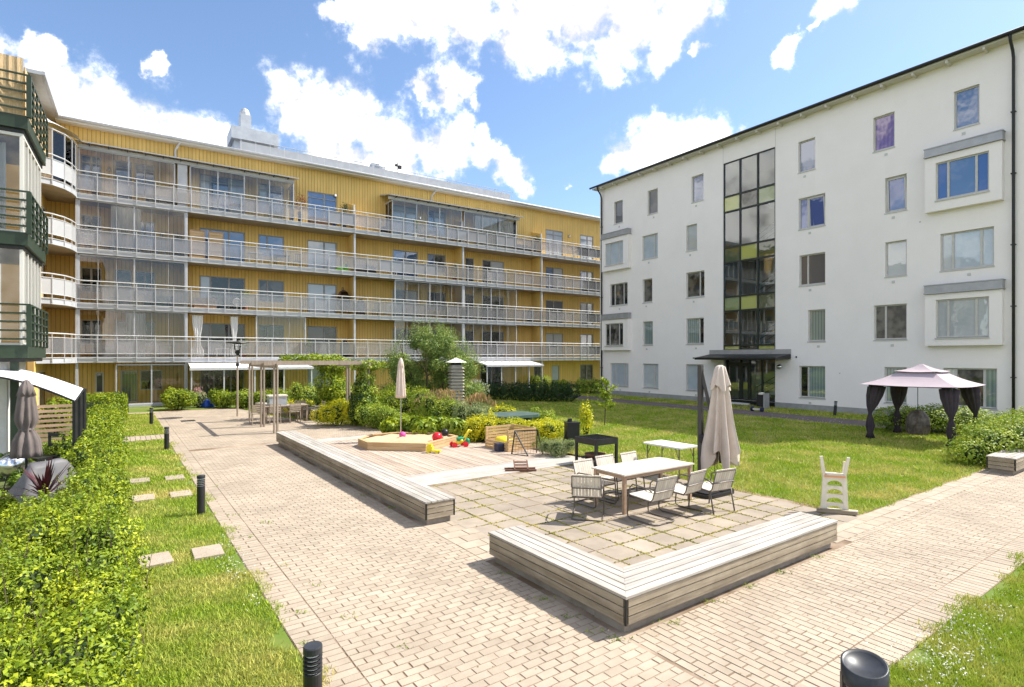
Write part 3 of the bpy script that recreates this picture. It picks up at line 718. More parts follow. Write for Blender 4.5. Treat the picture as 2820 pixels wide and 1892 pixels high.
holes = [(a, b, *ROW[r]) for r, a, b, *_ in wins] + [(7.62, 10.94, 3.22, 14.62), (7.62, 10.94, .06, 2.78)]
m = MB(); wall_holes(m, S0, S1, .28, ZT, [h for h in holes if h[2] > .3], 0, .14)
# door opening reaches below the plinth line: cut it out of the lower strip
m2 = MB()
hl = [(a, b, max(c, .28), d) for a, b, c, d in holes]
m = MB(); wall_holes(m, S0, S1, .28, ZT, hl, 0, .14)
m.add([(S0,0,0),(S0,12,0),(S0,12,ZT),(S0,0,ZT)], [(3,2,1,0)]); m.add([(S1,0,0),(S1,12,0),(S1,12,ZT),(S1,0,ZT)], [(0,1,2,3)]); m.add([(S0,12,0),(S1,12,0),(S1,12,ZT),(S0,12,ZT)], [(3,2,1,0)])
obj('wall', m, 'plaster', wb)
m = MB(); m.box(S0-.02, 7.62, -.02, .1, -.3, .30).box(10.94, S1, -.02, .1, -.3, .30); obj('plinth', m, 'plinth', wb)
for x in (7.60, 10.96):
    bx('expansion_joint', wb, (x, -.001, 9.4), (.012, .004, 12.5), 'plinth')
for r, a, b, sp, ms_, op in wins:
    window(wb, a, b, ROW[r][0], ROW[r][1], .10, sp, ms_, open_=op)
    if r > 1 or True: bx('vent', wb, ((a+b)/2+random.choice((-.1,.1)), -.008, ROW[r][0]-.22), (.13, .02, .12), 'sill')
# projecting bays
for x0, x1, zb, zt, w, ms_ in [(-2.80,-.05,9.30,11.72,(-2.42,-.55,9.64,11.37),(FR,FR,FR)), (-2.80,-.05,3.33,5.62,(-2.42,-.55,3.60,5.32),(PD,'pane_room',PD)),
                            (18.19,20.87,9.30,11.72,(18.60,20.46,9.70,11.42),(PB,PS,PB)), (18.19,20.87,3.33,5.62,(18.60,20.46,3.62,5.36),(B,'pane_blind',B))]:
    y = -.30; q = MB(); wall_holes(q, x0, x1, zb, zt, [w], y, .12)
    q.add([(x0,y,zb),(x0,-.002,zb),(x0,-.002,zt),(x0,y,zt)], [(3,2,1,0)]); q.add([(x1,y,zb),(x1,-.002,zb),(x1,-.002,zt),(x1,y,zt)], [(0,1,2,3)])
    q.add([(x0,y,zb),(x1,y,zb),(x1,-.002,zb),(x0,-.002,zb)], [(3,2,1,0)]); q.add([(x0,y,zt),(x1,y,zt),(x1,-.002,zt),(x0,-.002,zt)], [(0,1,2,3)])
    bay = obj('bay', q, 'plaster', wb)
    c = MB(); c.box(x0-.03, x1+.05, y-.10, -.003, zt+.01, zt+.06).box(x0-.01, x1+.03, y-.05, -.003, zt+.06, zt+.38).box(x0-.03, x1+.05, y-.08, -.003, zt+.38, zt+.42)
    obj('bay_roof', c, 'zinc', bay)
    window(wb, w[0], w[1], w[2], w[3], y+.08, (1, 2.6, 1), ms_)
# stairwell glazing
cw = MB(); zr = [14.62, 12.56, 11.62, 9.46, 8.54, 6.46, 5.60, 3.52, 3.24]; xm = [7.62, 8.73, 9.86, 10.94]
for x in xm: cw.box(x-.045 if x != 7.62 else x, x+.045 if x != 10.94 else x, .02, .14, 3.22, 14.62)
for z in zr: cw.box(7.62, 10.94, .016, .136, z-.05, min(z+.05, 14.62))
cwo = obj('stairwell_glazing', cw, 'dark_green_frame', wb)
spc = [('spandrel_yellow','spandrel_dark','spandrel_green'),('spandrel_olive','spandrel_yellow','spandrel_olive'),('spandrel_green','spandrel_yellow','spandrel_olive'),('spandrel_yellow','spandrel_dark','spandrel_yellow')]
for i in range(8):
    z1, z0 = zr[i]-.05, zr[i+1]+.05
    for j in range(3):
        a, b = xm[j]+.045, xm[j+1]-.045
        mm = 'glass_hall' if i % 2 == 0 else spc[i//2][j]
        bx('pane', cwo, ((a+b)/2, .08, (z0+z1)/2), (b-a, .02, z1-z0), mm)
# stair hall inside
mat('hall_wall', (.72, .72, .74), .9); mat('hall_white', (.80, .80, .80), .7)
hl = MB()
for fs in [[(7.5,3.6,0),(13,3.6,0),(13,3.6,15),(7.5,3.6,15)], [(7.5,.16,0),(7.5,3.6,0),(7.5,3.6,15),(7.5,.16,15)], [(13,.16,0),(13,3.6,0),(13,3.6,15),(13,.16,15)], [(7.5,.16,14.75),(13,.16,14.75),(13,3.6,14.75),(7.5,3.6,14.75)]]:
    hl.add(fs, [(0,1,2,3)])
for z in (.10, 3.15, 6.1, 9.1, 12.1): hl.box(7.5, 9.2, .16, 3.6, z-.15, z+.0)
obj('stair_hall', hl, 'hall_wall', wb)
for k, z in enumerate((.12, 3.15, 6.1, 9.1)):
    st = MB()
    for i in range(9): st.box(9.25+i*.29, 9.25+(i+1)*.29+.03, .9, 2.1, z+i*.165, z+(i+1)*.165)
    for i in range(9): st.box(11.85-(i+1)*.29, 11.85-i*.29, 2.3, 3.4, z+1.5+i*.165-.1, z+1.5+(i+1)*.165)
    s_ = obj('stair', st, 'hall_white', wb)
    rl = MB(); rl.tube([(9.2,.92,z+.9),(11.9,.92,z+2.4)], .022, 6).tube([(9.2,.92,z+.6),(11.9,.92,z+2.1)], .014, 6).tube([(9.2,.92,z+.3),(11.9,.92,z+1.8)], .014, 6)
    for i in range(5): rl.tube([(9.3+i*.6,.92,z+.15+i*.333),(9.3+i*.6,.92,z+.95+i*.333)], .012, 5)
    obj('stair_rail', rl, 'dark_metal', s_)
# entrance
en = MB(); en.box(7.62,10.94,.30,.40,2.66,2.78).box(7.62,7.70,.30,.40,.06,2.66).box(10.86,10.94,.30,.40,.06,2.66).box(8.55,8.63,.30,.40,.06,2.66).box(9.14,9.24,.30,.40,.06,2.66).box(9.92,10.0,.30,.40,.06,2.66)
en.box(9.24,10.86,.30,.40,.06,.34).box(7.70,9.14,.302,.398,2.4,2.5)
eno = obj('entrance_frame', en, 'dark_green_frame', wb)
for a, b, z0 in [(9.24,9.92,.34),(10.0,10.86,.34)]: bx('pane', eno, ((a+b)/2,.35,(z0+2.66)/2), (b-a,.02,2.66-z0), 'glass_hall')
for a, b in [(7.70,8.55),(8.63,9.14)]:
    q = MB(); q.box(a,b,.31,.37,.08,.34).box(a,b,.31,.37,2.3,2.4).box(a,a+.1,.31,.37,.34,2.3).box(b-.1,b,.31,.37,.34,2.3)
    dr = obj('door', q, 'dark_green_frame', wb); bx('pane', dr, ((a+b)/2,.34,1.32), (b-a-.2,.02,1.96), 'glass_hall')
    if b < 8.6: q = MB(); q.tube([(b-.05,.26,.8),(b-.05,.26,1.5)], .018, 6); obj('handle', q, 'chrome', dr)
cn = MB()
cn.add([(6.67,-.0,3.00),(11.85,0,3.00),(11.85,-1.5,2.78),(6.67,-1.5,2.78),(6.67,0,2.72),(11.85,0,2.72),(11.85,-1.5,2.66),(6.67,-1.5,2.66)],[(3,2,1,0),(4,5,6,7),(2,3,7,6),(1,2,6,5),(3,0,4,7)])
co = obj('entrance_canopy', cn, 'dark_metal', wb)
bx('flashing', co, (9.26,-.03,3.11), (5.2,.05,.30), 'zinc')
bx('gutter', co, (9.26,-1.55,2.76), (5.3,.10,.07), 'dark_metal')
q = MB(); q.lathe([(.0,0),(.10,.0),(.15,.03),(.15,.08),(.10,.14),(.02,.16)], 14); obj('wall_lamp', q, 'chrome', wb, (11.22,-.0,2.28), rot=(R(90),0,0), smooth=True)
bx('intercom', wb, (12.16,-.02,2.83), (.05,.04,.10), 'black_plastic')
# roof
rf = MB()
rf.add([(S0-.45,-.55,15.92),(S1,-.55,15.92),(S1,6,17.6),(S0-.45,6,17.6),(S0-.45,12.5,15.9),(S1,12.5,15.9),(S0-.45,-.55,15.84),(S1,-.55,15.84)],[(0,1,2,3),(3,2,5,4),(6,7,1,0)])
rfo = obj('roof', rf, 'dark_metal', wb)
q = MB(); q.box(S0-.35, S1, -.5, .2, 15.72, 15.80); obj('soffit', q, 'soffit', rfo)
q = MB(); q.tube([(S0-.5,-.60,15.86),(S1,-.60,15.86)], .075, 8); obj('gutter', q, 'dark_metal', rfo, smooth=True)
for i in range(19): bx('bracket', rfo, (S0+.6+i*1.28,-.28,15.66), (.09,.46,.12), 'soffit')
for s in (-3.02, 21.19):
    q = MB(); q.tube([(s,-.58,15.82),(s,-.50,15.60),(s,-.20,15.25),(s,-.11,15.0),(s,-.11,9),(s,-.11,.15)], .055, 8)
    dp = obj('downpipe', q, 'dark_metal', wb, smooth=True)
    for z in (2, 4.9, 7.4, 10.3, 12.8): bx('clamp', dp, (s,-.11,z), (.16,.14,.04), 'dark_metal')
for s in (14.4, 17.9): bx('vent', wb, (s, -.006, 9.0 if s > 15 else 2.0), (.06,.02,.06), 'sill')

# ------------------------------------------------------------------ yellow gallery building
YP, YR = Vector((-23.66, 30.16, 0)), R(33.9)
yb = thing('gallery_building', 'long yellow timber clad apartment building with white glazed balconies', 'building', YP, YR)
YD = Vector((math.cos(YR), math.sin(YR), 0)); YN = Vector((-math.sin(YR), math.cos(YR), 0))
def YQ(t, y, z=0): return YP + YD*t + YN*y + Vector((0, 0, z))
ZS = {1: 2.52, 2: 5.50, 3: 8.50, 4: 11.47}
DW = 1.6; YT0, YT1 = -1.45, 44.0
cfg = []                                     # (t0, t1, z0, z1, split, mats, transom)
def addw(l, t0, t1, split, mats_, kinds='w', tr=0):
    zs = ZS[l]; top = zs+(2.45 if l < 4 else 2.88)
    cfg.append((t0, t1, zs+(1.0 if kinds == 'w' else .34), top, split, mats_, tr))
dk, rm, bl, sk, gr, fr = 'pane_dark', 'pane_room', 'pane_blind', 'pane_sky_paint', 'pane_grey', 'pane_frost'
for l in (1, 2, 3, 4):
    tr = .42 if l == 4 else 0
    M = {4: [sk, sk, sk], 3: [dk, dk, sk], 2: [dk, dk, dk], 1: [dk, rm, rm]}[l]
    addw(l, .06, 1.02, (1, 1), (M[0],), 'w', tr); addw(l, 1.63, 2.46, (1,), (M[1],), 'd', tr); addw(l, 2.60, 3.61, (1, 1), (M[2],), 'w', tr)
    if l < 4: addw(l, 5.97, 8.54, (1.1, 2.2, 1.8), {3: (sk, sk, sk), 2: (bl, dk, dk), 1: (gr, dk, dk)}[l], 'd')
    else: addw(l, 5.97, 8.54, (1.1, 2.2, 1.8), (fr, sk, fr), 'd', tr)
    addw(l, 9.37, 10.96, (1, 2), {4: (fr, sk), 3: (sk, sk), 2: (rm, rm), 1: (dk, dk)}[l], 'w', tr)
    addw(l, 12.48, 14.51, (1.35, 1), {4: (sk, sk), 3: (fr, fr), 2: (bl, fr), 1: (gr, dk)}[l], 'd', tr)
    addw(l, 18.71, 20.75, (1.1, 1), {4: (fr, fr), 3: (sk, sk), 2: (rm, bl), 1: (dk, rm)}[l], 'd', tr)
    addw(l, 21.58, 23.14, (1, 1.7), {4: (sk, fr), 3: (sk, rm), 2: (gr, gr), 1: (dk, dk)}[l], 'w', tr)
    if l < 4: addw(l, 24.96, 25.77, (1,), (dk,), 'd')
    addw(l, 26.59, 28.72, (1, 1.6), {4: (fr, fr), 3: (rm, bl), 2: (dk, rm), 1: (dk, rm)}[l], 'd', tr)
    addw(l, 33.21, 35.23, (1, 1.2), {4: (fr, fr), 3: (sk, bl), 2: (gr, gr), 1: (bl, bl)}[l], 'd', tr)
    addw(l, 37.29, 38.94, (1.3, 1), {4: (fr, bl), 3: (sk, bl), 2: (gr, bl), 1: (bl, bl)}[l], 'd', tr)
for t0, t1, z0, z1, sp, ms_ in [(.72,1.12,.75,1.95,(1,),(gr,)),(1.9,2.75,.15,2.05,(1,),('pane_curtain',)),(2.85,4.0,.85,2.05,(1,),(dk,)),(6.0,8.5,.2,2.2,(1,1.4,1),(gr,dk,dk)),(9.4,11.0,.7,2.2,(1,1),(dk,dk)),(12.5,14.5,.7,2.2,(1,1),(fr,fr)),(18.8,20.7,.2,2.2,(1,1),(dk,dk)),(26.4,28.6,.2,2.2,(1,1),(dk,dk)),(31.9,32.8,.2,2.0,(1,),(dk,)),(33.9,34.8,.15,2.05,(1,),(fr,)),(37.3,38.9,.6,2.1,(1,1),(rm,rm))]:
    cfg.append((t0, t1, z0, z1, sp, ms_, 0))
yh = [(c[0], c[1], c[2], c[3]) for c in cfg]
m = MB(); wall_holes(m, YT0, YT1, -.2, 15.95, yh, DW, .10)
m.add([(YT1,DW,-.2),(YT1,13,-.2),(YT1,13,15.95),(YT1,DW,15.95)], [(0,1,2,3)]); m.add([(-8,13,-.2),(YT1,13,-.2),(YT1,13,15.95),(-8,13,15.95)], [(3,2,1,0)])
m.add([(YT0,DW,-.2),(YT0,-4.6,-.2),(YT0,-4.6,15.95),(YT0,DW,15.95)], [(0,1,2,3)]); m.add([(YT0,-4.6,-.2),(-8,-4.6,-.2),(-8,-4.6,15.95),(YT0,-4.6,15.95)], [(0,1,2,3)]); m.add([(-8,-4.6,-.2),(-8,13,-.2),(-8,13,15.95),(-8,-4.6,15.95)], [(0,1,2,3)])
yw = obj('wall', m, 'yellow_wall', yb)
# vertical boards, each one a piece of the wall, cut round the openings
pit, prou = .2, .034
x = YT0+.02; segs = []
while x < 41.5:
    xa, xb = x, x+pit-.020
    cuts = sorted({xa, xb, *[h[0] for h in yh if xa < h[0] < xb], *[h[1] for h in yh if xa < h[1] < xb]})
    for c0_, c1_ in zip(cuts[:-1], cuts[1:]):
        if c1_-c0_ < .012: continue
        hs = sorted([(h[2], h[3]) for h in yh if h[0] < (c0_+c1_)/2 < h[1]]); z = -.1
        for za, zb in hs+[(15.93, 16)]:
            if za > z+.02: segs.append((c0_, c1_, z, za))
            z = max(z, zb)
    x += pit
segs.sort(key=lambda g: -(g[3]-g[2])*(g[1]-g[0])/(1+g[0]*.02)**2); rest = MB()
for i, (c0_, c1_, z0, z1) in enumerate(segs):
    if i < 275: bx('board', yw, ((c0_+c1_)/2, DW-prou/2-.001, (z0+z1)/2), (c1_-c0_, prou, z1-z0), 'yellow_board')
    else: rest.box(c0_, c1_, DW-prou, DW-.001, z0, z1)
tag(obj('board_field', rest, 'yellow_board', yw), kind='stuff')
for i in range(22):
    bx('board', yw, (YT0+.014, DW-.12-.2*i, 7.95), (.026, .186, 15.9), 'yellow_board')
for t0, t1, z0, z1, sp, ms_, tr in cfg:
    window(yb, t0, t1, z0, z1, DW-.005, sp, ms_, 'win_frame_grey' if t0 > 5 or z0 > 11 else 'win_frame', sill=False, fw=.07, transom=tr)
# wing windows beside the curved balconies
for l in (1, 2, 3):
    q = MB(); q.box(-.03,.03,-.45,.45,ZS[l]+.34,ZS[l]+2.3); w = obj('window', q, 'win_frame', yb, (YT0+.03, .3, 0)); bx('pane', w, (.035,0,ZS[l]+1.3), (.02,.74,1.8), dk)
q = MB(); q.box(-.03,.03,-1.0,1.0,.2,2.1); w = obj('window', q, 'win_frame', yb, (YT0+.03, -.5, 0)); bx('pane', w, (.035,0,1.15), (.02,1.8,1.75), dk)
# roof
q = MB(); q.add([(-9,.95,16.10),(YT1+.4,.95,16.10),(YT1+.4,7.3,17.6),(-9,7.3,17.6),(-9,13.5,16.1),(YT1+.4,13.5,16.1)],[(0,1,2,3),(3,2,5,4)])
yr = obj('roof', q, 'roof_metal', yb)
q = MB(); q.box(YT0+.45, YT1+.4, .98, DW-.03, 15.86, 16.0); obj('eaves_board', q, 'soffit', yr)
q = MB(); q.tube([(YT0+.3,.93,16.04),(YT1+.4,.93,16.04)], .085, 8); obj('gutter', q, 'steel_white', yr, smooth=True)
q = MB(); q.box(YT0-.35, YT0+.5, -4.6, 1.6, 15.95, 16.12).box(YT0+.5, YT0+.62, -4.6, 1.0, 15.98, 16.14); obj('wing_eaves', q, 'roof_metal', yr)
for t, z1 in [(4.66, 14.75), (21.9, 14.85)]:
    q = MB(); q.tube([(t+.25,.98,15.95),(t+.15,1.2,15.75),(t,1.45,15.5),(t,1.5,15.2),(t,1.5,z1)], .06, 8); obj('downpipe', q, 'steel_white', yb, smooth=True)
rl = MB(); rl.tube([(8.3,1.5,17.0),(29.6,1.5,17.0)], .022, 6)
for i in range(25): rl.tube([(8.3+i*.885,1.5,16.2),(8.3+i*.885,1.5,17.0)], .018, 5)
obj('roof_rail', rl, 'steel_grey', yr)
q = MB(); q.box(8.3, 29.6, 1.9, 2.0, 16.2, 16.98); obj('roof_step', q, 'roof_metal', yr)
# chimney unit
def yt(u, D):
    p = YP+YN*D; k = (u-CX)/F; return (k*p.y-p.x)/(YD.x-k*YD.y)
def yz(u, v, D): Y = YP.y+YN.y*D+yt(u, D)*YD.y; return H-(v-HOR)/F*Y
ch = MB(); D = 3.2
a0_, a1_ = yt(645, D), yt(755, D)
ch.box(a0_, a1_, D, D+1.6, 16.3, yz(755,405,D)+.15)
cho = obj('chimney', ch, 'galvanised', yb)
q = MB(); q.box(yt(637,D-.3), yt(767,D-.3), D-.35, D+1.95, yz(700,395,D), yz(700,362,D)); obj('chimney_cap', q, 'galvanised', cho)
q = MB(); q.box(yt(663,D+.2), yt(692,D+.2), D+.2, D+1.2, yz(680,372,D), yz(680,313,D)); q.lathe([(.36,0),(.34,.25),(.22,.5),(.05,.62)], 12, ((yt(663,D+.2)+yt(692,D+.2))/2, D+.7, yz(680,313,D))); obj('flue', q, 'galvanised', cho)
q = MB(); q.lathe([(.3,0),(.3,.25),(.48,.3),(.52,.75),(.44,1.0)], 14, (yt(1043,3), 3, 16.6)); q.box(yt(1028,3)-.2, yt(1028,3)+.1, 2.7, 3.3, 17.0, 17.6); obj('roof_fan', q, 'galvanised', yb, smooth=False)
q = MB(); t = yt(1095, 2.2); q.tube([(t,2.2,16.3),(t,2.2,17.9)], .025, 6).tube([(t-.55,2.2,17.85),(t,2.2,17.7)], .018, 5).box(t+.05,t+.3,2.1,2.3,17.35,17.6).box(t-.2,t-.02,2.1,2.3,17.5,17.65); obj('antenna', q, 'dark_metal', yb)
q = MB(); t = yt(1237, 2.2); q.tube([(t,2.2,16.3),(t,2.2,17.1)], .02, 5).tube([(t-.2,2.2,17.15),(t+.1,2.2,16.95)], .015, 5); obj('antenna', q, 'dark_metal', yb)
# columns and partition walls
PT = [0.0, 5.16, 15.32, 23.94, 31.67, 40.2]
for t in PT:
    bx('column', yb, (t, .12, 5.7), (.13, .13, 11.5), 'steel_grey')
for t in PT[1:5]:
    for l in (1, 2, 3): bx('partition', yb, (t, .86, ZS[l]+1.62), (.09, 1.40, 2.70), 'yellow_board')
    q = MB(); z = ZS[4]+.26; q.add([(t-.04,DW-.03,z),(t-.04,.25,z),(t-.04,.25,z+1.75),(t-.04,DW-.03,z+2.15),(t+.04,DW-.03,z),(t+.04,.25,z),(t+.04,.25,z+1.75),(t+.04,DW-.03,z+2.15)],[(0,1,2,3),(7,6,5,4),(1,5,6,2),(3,2,6,7)])
    obj('partition', q, 'yellow_board', yb); bx('partition_cap', yb, (t, .20, z+.88), (.10, .06, 1.76), 'steel_white')
# balconies
random.seed(3)
fro = ['frost_light', 'frost_light', 'frost_mid', 'frost_light']
def railing(par, P_, zs, dense=()):
    """posts, rails and frosted panes along a row of points"""
    pm = {}
    for i, (x_, y_) in enumerate(P_): bx('post', par, (x_, y_-.05, zs+.78), (.035, .045, 1.42), 'steel_white')
    PP = [P_[0], P_[-1]] if all(abs(p[1]) < 1e-6 for p in P_) else P_
    for nm_, z_, w_ in (('top_rail', 1.50, .034), ('mid_rail', 1.29, .018), ('mid_rail', .48, .018), ('bottom_rail', .27, .018)):
        r_ = MB(); r_.tube([(p[0], p[1]-.055, zs+z_) for p in PP], w_, 6); obj(nm_, r_, 'steel_white', par)
    for i, ((x0_, y0_), (x1_, y1_)) in enumerate(zip(P_[:-1], P_[1:])):
        L = math.hypot(x1_-x0_, y1_-y0_)-.04; an = math.atan2(y1_-y0_, x1_-x0_)
        mm = ('frost_sunlit' if len(P_) < 10 else 'frost_dense') if i in dense else random.choice(fro)
        bx('pane', par, ((x0_+x1_)/2, (y0_+y1_)/2-.03, zs+.885), (round(L,2), .012, .79), mm, an)
CUR = [(-1.40,-2.55), (-.80,-2.28), (-.36,-1.72), (-.12,-1.05), (-.02,-.45), (0, 0)]
for l in (1, 2, 3, 4):
    zs = ZS[l]; q = MB(); q.box(0, YT1, 0, DW-.03, zs, zs+.24)
    q.prism([(-1.42,DW-.03),(-1.42,-2.5),(-.80,-2.23),(-.38,-1.68),(-.14,-1.02),(-.04,-.43),(-.02,0),(-.02,DW-.03)], zs, zs+.24)
    bal = obj('balcony', q, 'soffit_brown', yb)
    f_ = MB(); f_.bar((0,-.012,zs+.13), (YT1,-.012,zs+.13), .024, .27)
    for p, q2 in zip(CUR[:-1], CUR[1:]): f_.bar((p[0],p[1],zs+.13), (q2[0],q2[1],zs+.13), .03, .29)
    obj('fascia', f_, 'steel_grey', bal)
    n_ = 45; railing(bal, [(.0+.9*i, 0) for i in range(n_)], zs, {3: (19,20,21,22,23), 4: (15,16,26,27,28,30,31)}.get(l, ()))
    railing(bal, CUR, zs, (0, 1, 2, 3) if l > 1 else ())
# glazed-in stretches
def glazing(t0, t1, z0, z1, n, m_='glass_clear', y=.10, post_every=2, name='balcony_glazing'):
    q = MB(); q.box(t0, t1, y-.03, y+.03, z1-.07, z1).box(t0, t1, y-.03, y+.03, z0, z0+.06)
    st_ = (t1-t0)/n
    for i in range(n+1):
        w_ = .035 if i % post_every == 0 or i == n else .010
        q.box(t0+i*st_-w_, t0+i*st_+w_, y-.028, y+.028, z0+.06, z1-.07)
    g_ = obj(name, q, 'steel_grey', yb)
    for i in range(n): bx('pane', g_, (t0+(i+.5)*st_, y, (z0+z1)/2), (round(st_-.05,2), .008, round(z1-z0-.13,2)), m_)
    return g_
for l, tt in {3: [(.1,5.08,6)], 2: [(.1,5.08,6),(18.3,23.85,6),(24.05,29.0,6)], 1: [(.1,5.08,6),(9.0,12.0,3),(18.3,23.85,6),(24.05,29.0,6)]}.items():
    for a, b, n_ in tt: glazing(a, b, ZS[l]+.26, ZS[l]+2.97, n_, 'glass_tint' if a < 1 else 'glass_clear', post_every=3)
z4 = ZS[4]+.26
glazing(.1, 4.55, z4, 14.28, 6, 'glass_tint', post_every=3); glazing(5.35, 11.25, z4, 14.28, 8); glazing(18.1, 23.8, z4, 14.30, 6); glazing(24.05, 29.0, z4, 14.30, 6)
bx('glazing_post', yb, (4.95,.10,12.95), (.5,.08,2.6), 'steel_grey')
for a, b in [(11.25,11.25),(18.1,18.1),(29.0,29.0)]:
    q = MB(); q.box(a-.03,a+.03,.1,DW-.03,14.2,14.28).box(a-.03,a+.03,.85,.90,z4,14.2); e = obj('end_glazing', q, 'steel_grey', yb); bx('pane', e, (a,.8,(z4+14.2)/2), (.01,1.4,2.4), 'glass_clear')
for a, b in [(-.05, 11.5), (17.7, 29.5)]:
    q = MB(); q.add([(a,-.32,14.47),(b,-.32,14.47),(b,DW-.03,14.82),(a,DW-.03,14.82),(a,-.32,14.53),(b,-.32,14.53),(b,DW-.03,14.90),(a,DW-.03,14.90)],[(3,2,1,0),(4,5,6,7),(0,1,5,4),(1,2,6,5),(3,0,4,7)])
    ro = obj('balcony_roof', q, 'roof_glass', yb)
    q = MB(); q.box(a+.1,b-.2,.04,.16,14.28,14.47); obj('beam', q, 'steel_grey', ro)
    for i in range(int((b-a)/.86)): bx('bracket', ro, (a+.6+i*.86,-.16,14.44), (.05,.34,.06), 'dark_metal')
# curved glazing and roof on the wing
q = MB()
for p, q2 in zip(CUR[:-1], CUR[1:]): q.bar((p[0],p[1],z4+2.55), (q2[0],q2[1],z4+2.55), .06); q.bar((q2[0],q2[1],z4), (q2[0],q2[1],z4+2.55), .05)
g_ = obj('curved_glazing', q, 'steel_white', yb)
for p, q2 in zip(CUR[:-1], CUR[1:]):
    bx('pane', g_, ((p[0]+q2[0])/2,(p[1]+q2[1])/2,z4+1.27), (round(math.hypot(q2[0]-p[0],q2[1]-p[1])-.05,2),.008,2.4), 'glass_clear', math.atan2(q2[1]-p[1],q2[0]-p[0]))
q = MB(); ring = [(-1.42,-2.75),(-.7,-2.45),(-.2,-1.85),(.12,-1.1),(.2,-.45),(.25,-.3)]
q.add([(x_,y_,14.50) for x_,y_ in ring]+[(-1.42,y_*.9+.1,15.1) for x_,y_ in ring], [(i,i+1,i+7,i+6) for i in range(5)]); obj('wing_roof', q, 'steel_white', yb)
# ground floor terraces
glazing(1.75, 5.08, .12, 2.42, 2, 'glass_tint', post_every=1, name='terrace_glazing')
bx('terrace_sill', yb, (3.4,.1,.06), (3.4,.3,.14), 'steel_grey')
for a, b, lab in [(5.25, 12.0, 1), (25.0, 30.4, 2)]:
    q = MB(); q.add([(a,.0,2.46),(b,.0,2.46),(b,-1.75,2.20),(a,-1.75,2.20),(a,.0,2.40),(b,.0,2.40),(b,-1.75,2.14),(a,-1.75,2.14)],[(0,3,2,1),(4,5,6,7),(3,7,6,2),(1,2,6,5),(0,4,7,3)])
    aw = obj('terrace_roof', q, 'awning_white', yb)
    bx('roof_edge', aw, ((a+b)/2,-1.78,2.13), (b-a+.1,.1,.14), 'steel_white')
    n_ = int((b-a)/.72)
    for i in range(n_+1): bx('rafter', aw, (a+i*(b-a)/n_,-.87,2.345), (.03,1.76,.03), 'steel_white', rot=(R(8.5),0,0))
    for i in range(5): bx('terrace_post', aw, (a+.05+i*(b-a-.1)/4,-1.7,1.05), (.07,.07,2.12), 'steel_white')
    for i in range(8):
        bx('pane', aw, (a+(i+.5)*(b-a)/8,-1.7,1.05), ((b-a)/8-.06,.008,1.9), 'glass_clear')
# wall lamps and small fittings on the facade
for t, z in [(15.0-.6,14.2),(1.35,13.6),(35.9,13.9),(20.95,13.5),(3.95,10.1),(24.6,9.9),(20.3,9.9),(12.3,4.7)]:
    q = MB(); q.lathe([(.05,0),(.09,.02),(.09,.18),(.05,.22)], 8); obj('wall_lamp', q, 'chrome', yb, (t, DW-.10, z))
# ------------------------------------------------------------------ building with green balconies on the left
gb = thing('balcony_building', 'building corner with dark green metal balconies and reed screen', 'building', Vector((-12.7, 14.55, 0)), YR)
XL, YL = -3.4, 3.4
q = MB(); q.box(-9, -1.75, .5, 8, -.2, 12.2); obj('wall', q, 'plinth', gb)
q = MB(); q.box(XL, -.45, .45, 3.2, -.2, 2.78); gw = obj('ground_wall', q, 'white_paint', gb)
for i in range(7): bx('panel', gw, (-.62-.34*i, .435, 1.3), (.30, .03, 2.7), 'white_paint')
bx('corner_post_or_gap', gb, (-.30, .30, 1.35), (.16, .16, 2.8), 'green_paint')
for k, z in enumerate((2.81, 5.76, 8.81)):
    q = MB(); q.box(XL, 0, 0, YL, z, z+.34); fl = obj('balcony', q, 'green_paint', gb)
    q = MB(); q.box(XL, -.08, .08, YL, z-.10, z); obj('balcony_edge', q, 'dark_metal', fl)
    zt = z+1.40
    for i in range(5): 
        q = MB(); zz = z+.50+i*.225; q.box(XL, .05, -.05, -.02, zz-.022, zz+.022).box(.02, .055, -.05, YL+.05, zz-.022, zz+.022); obj('rail', q, 'green_paint', fl)
    for x_ in (0.03, -1.0, -2.0, -3.0): bx('post', fl, (x_, -.02, z+.85), (.06 if x_ < 0 else .10, .05 if x_ < 0 else .10, 1.1), 'green_paint')
    for i in range(1, 6): bx('post', fl, (.03, i*.68, z+.85), (.05, .10, 1.1), 'green_paint')
    if k == 2:
        q = MB(); q.sheet([[(x_, .06+.012*math.sin(x_*37), zz) for x_ in np.linspace(XL, -.10, 60)] for zz in (z+.36, z+1.0, z+1.86)])
        q.sheet([[(-.07+.012*math.sin(y_*37), y_, zz) for y_ in np.linspace(.06, YL, 60)] for zz in (z+.36, z+1.0, z+1.66)])
        rs = obj('reed_screen', q, 'reed', fl)
        bx('screen_post', fl, (-.14, .10, z+1.1), (.06, .05, 1.5), 'reed')
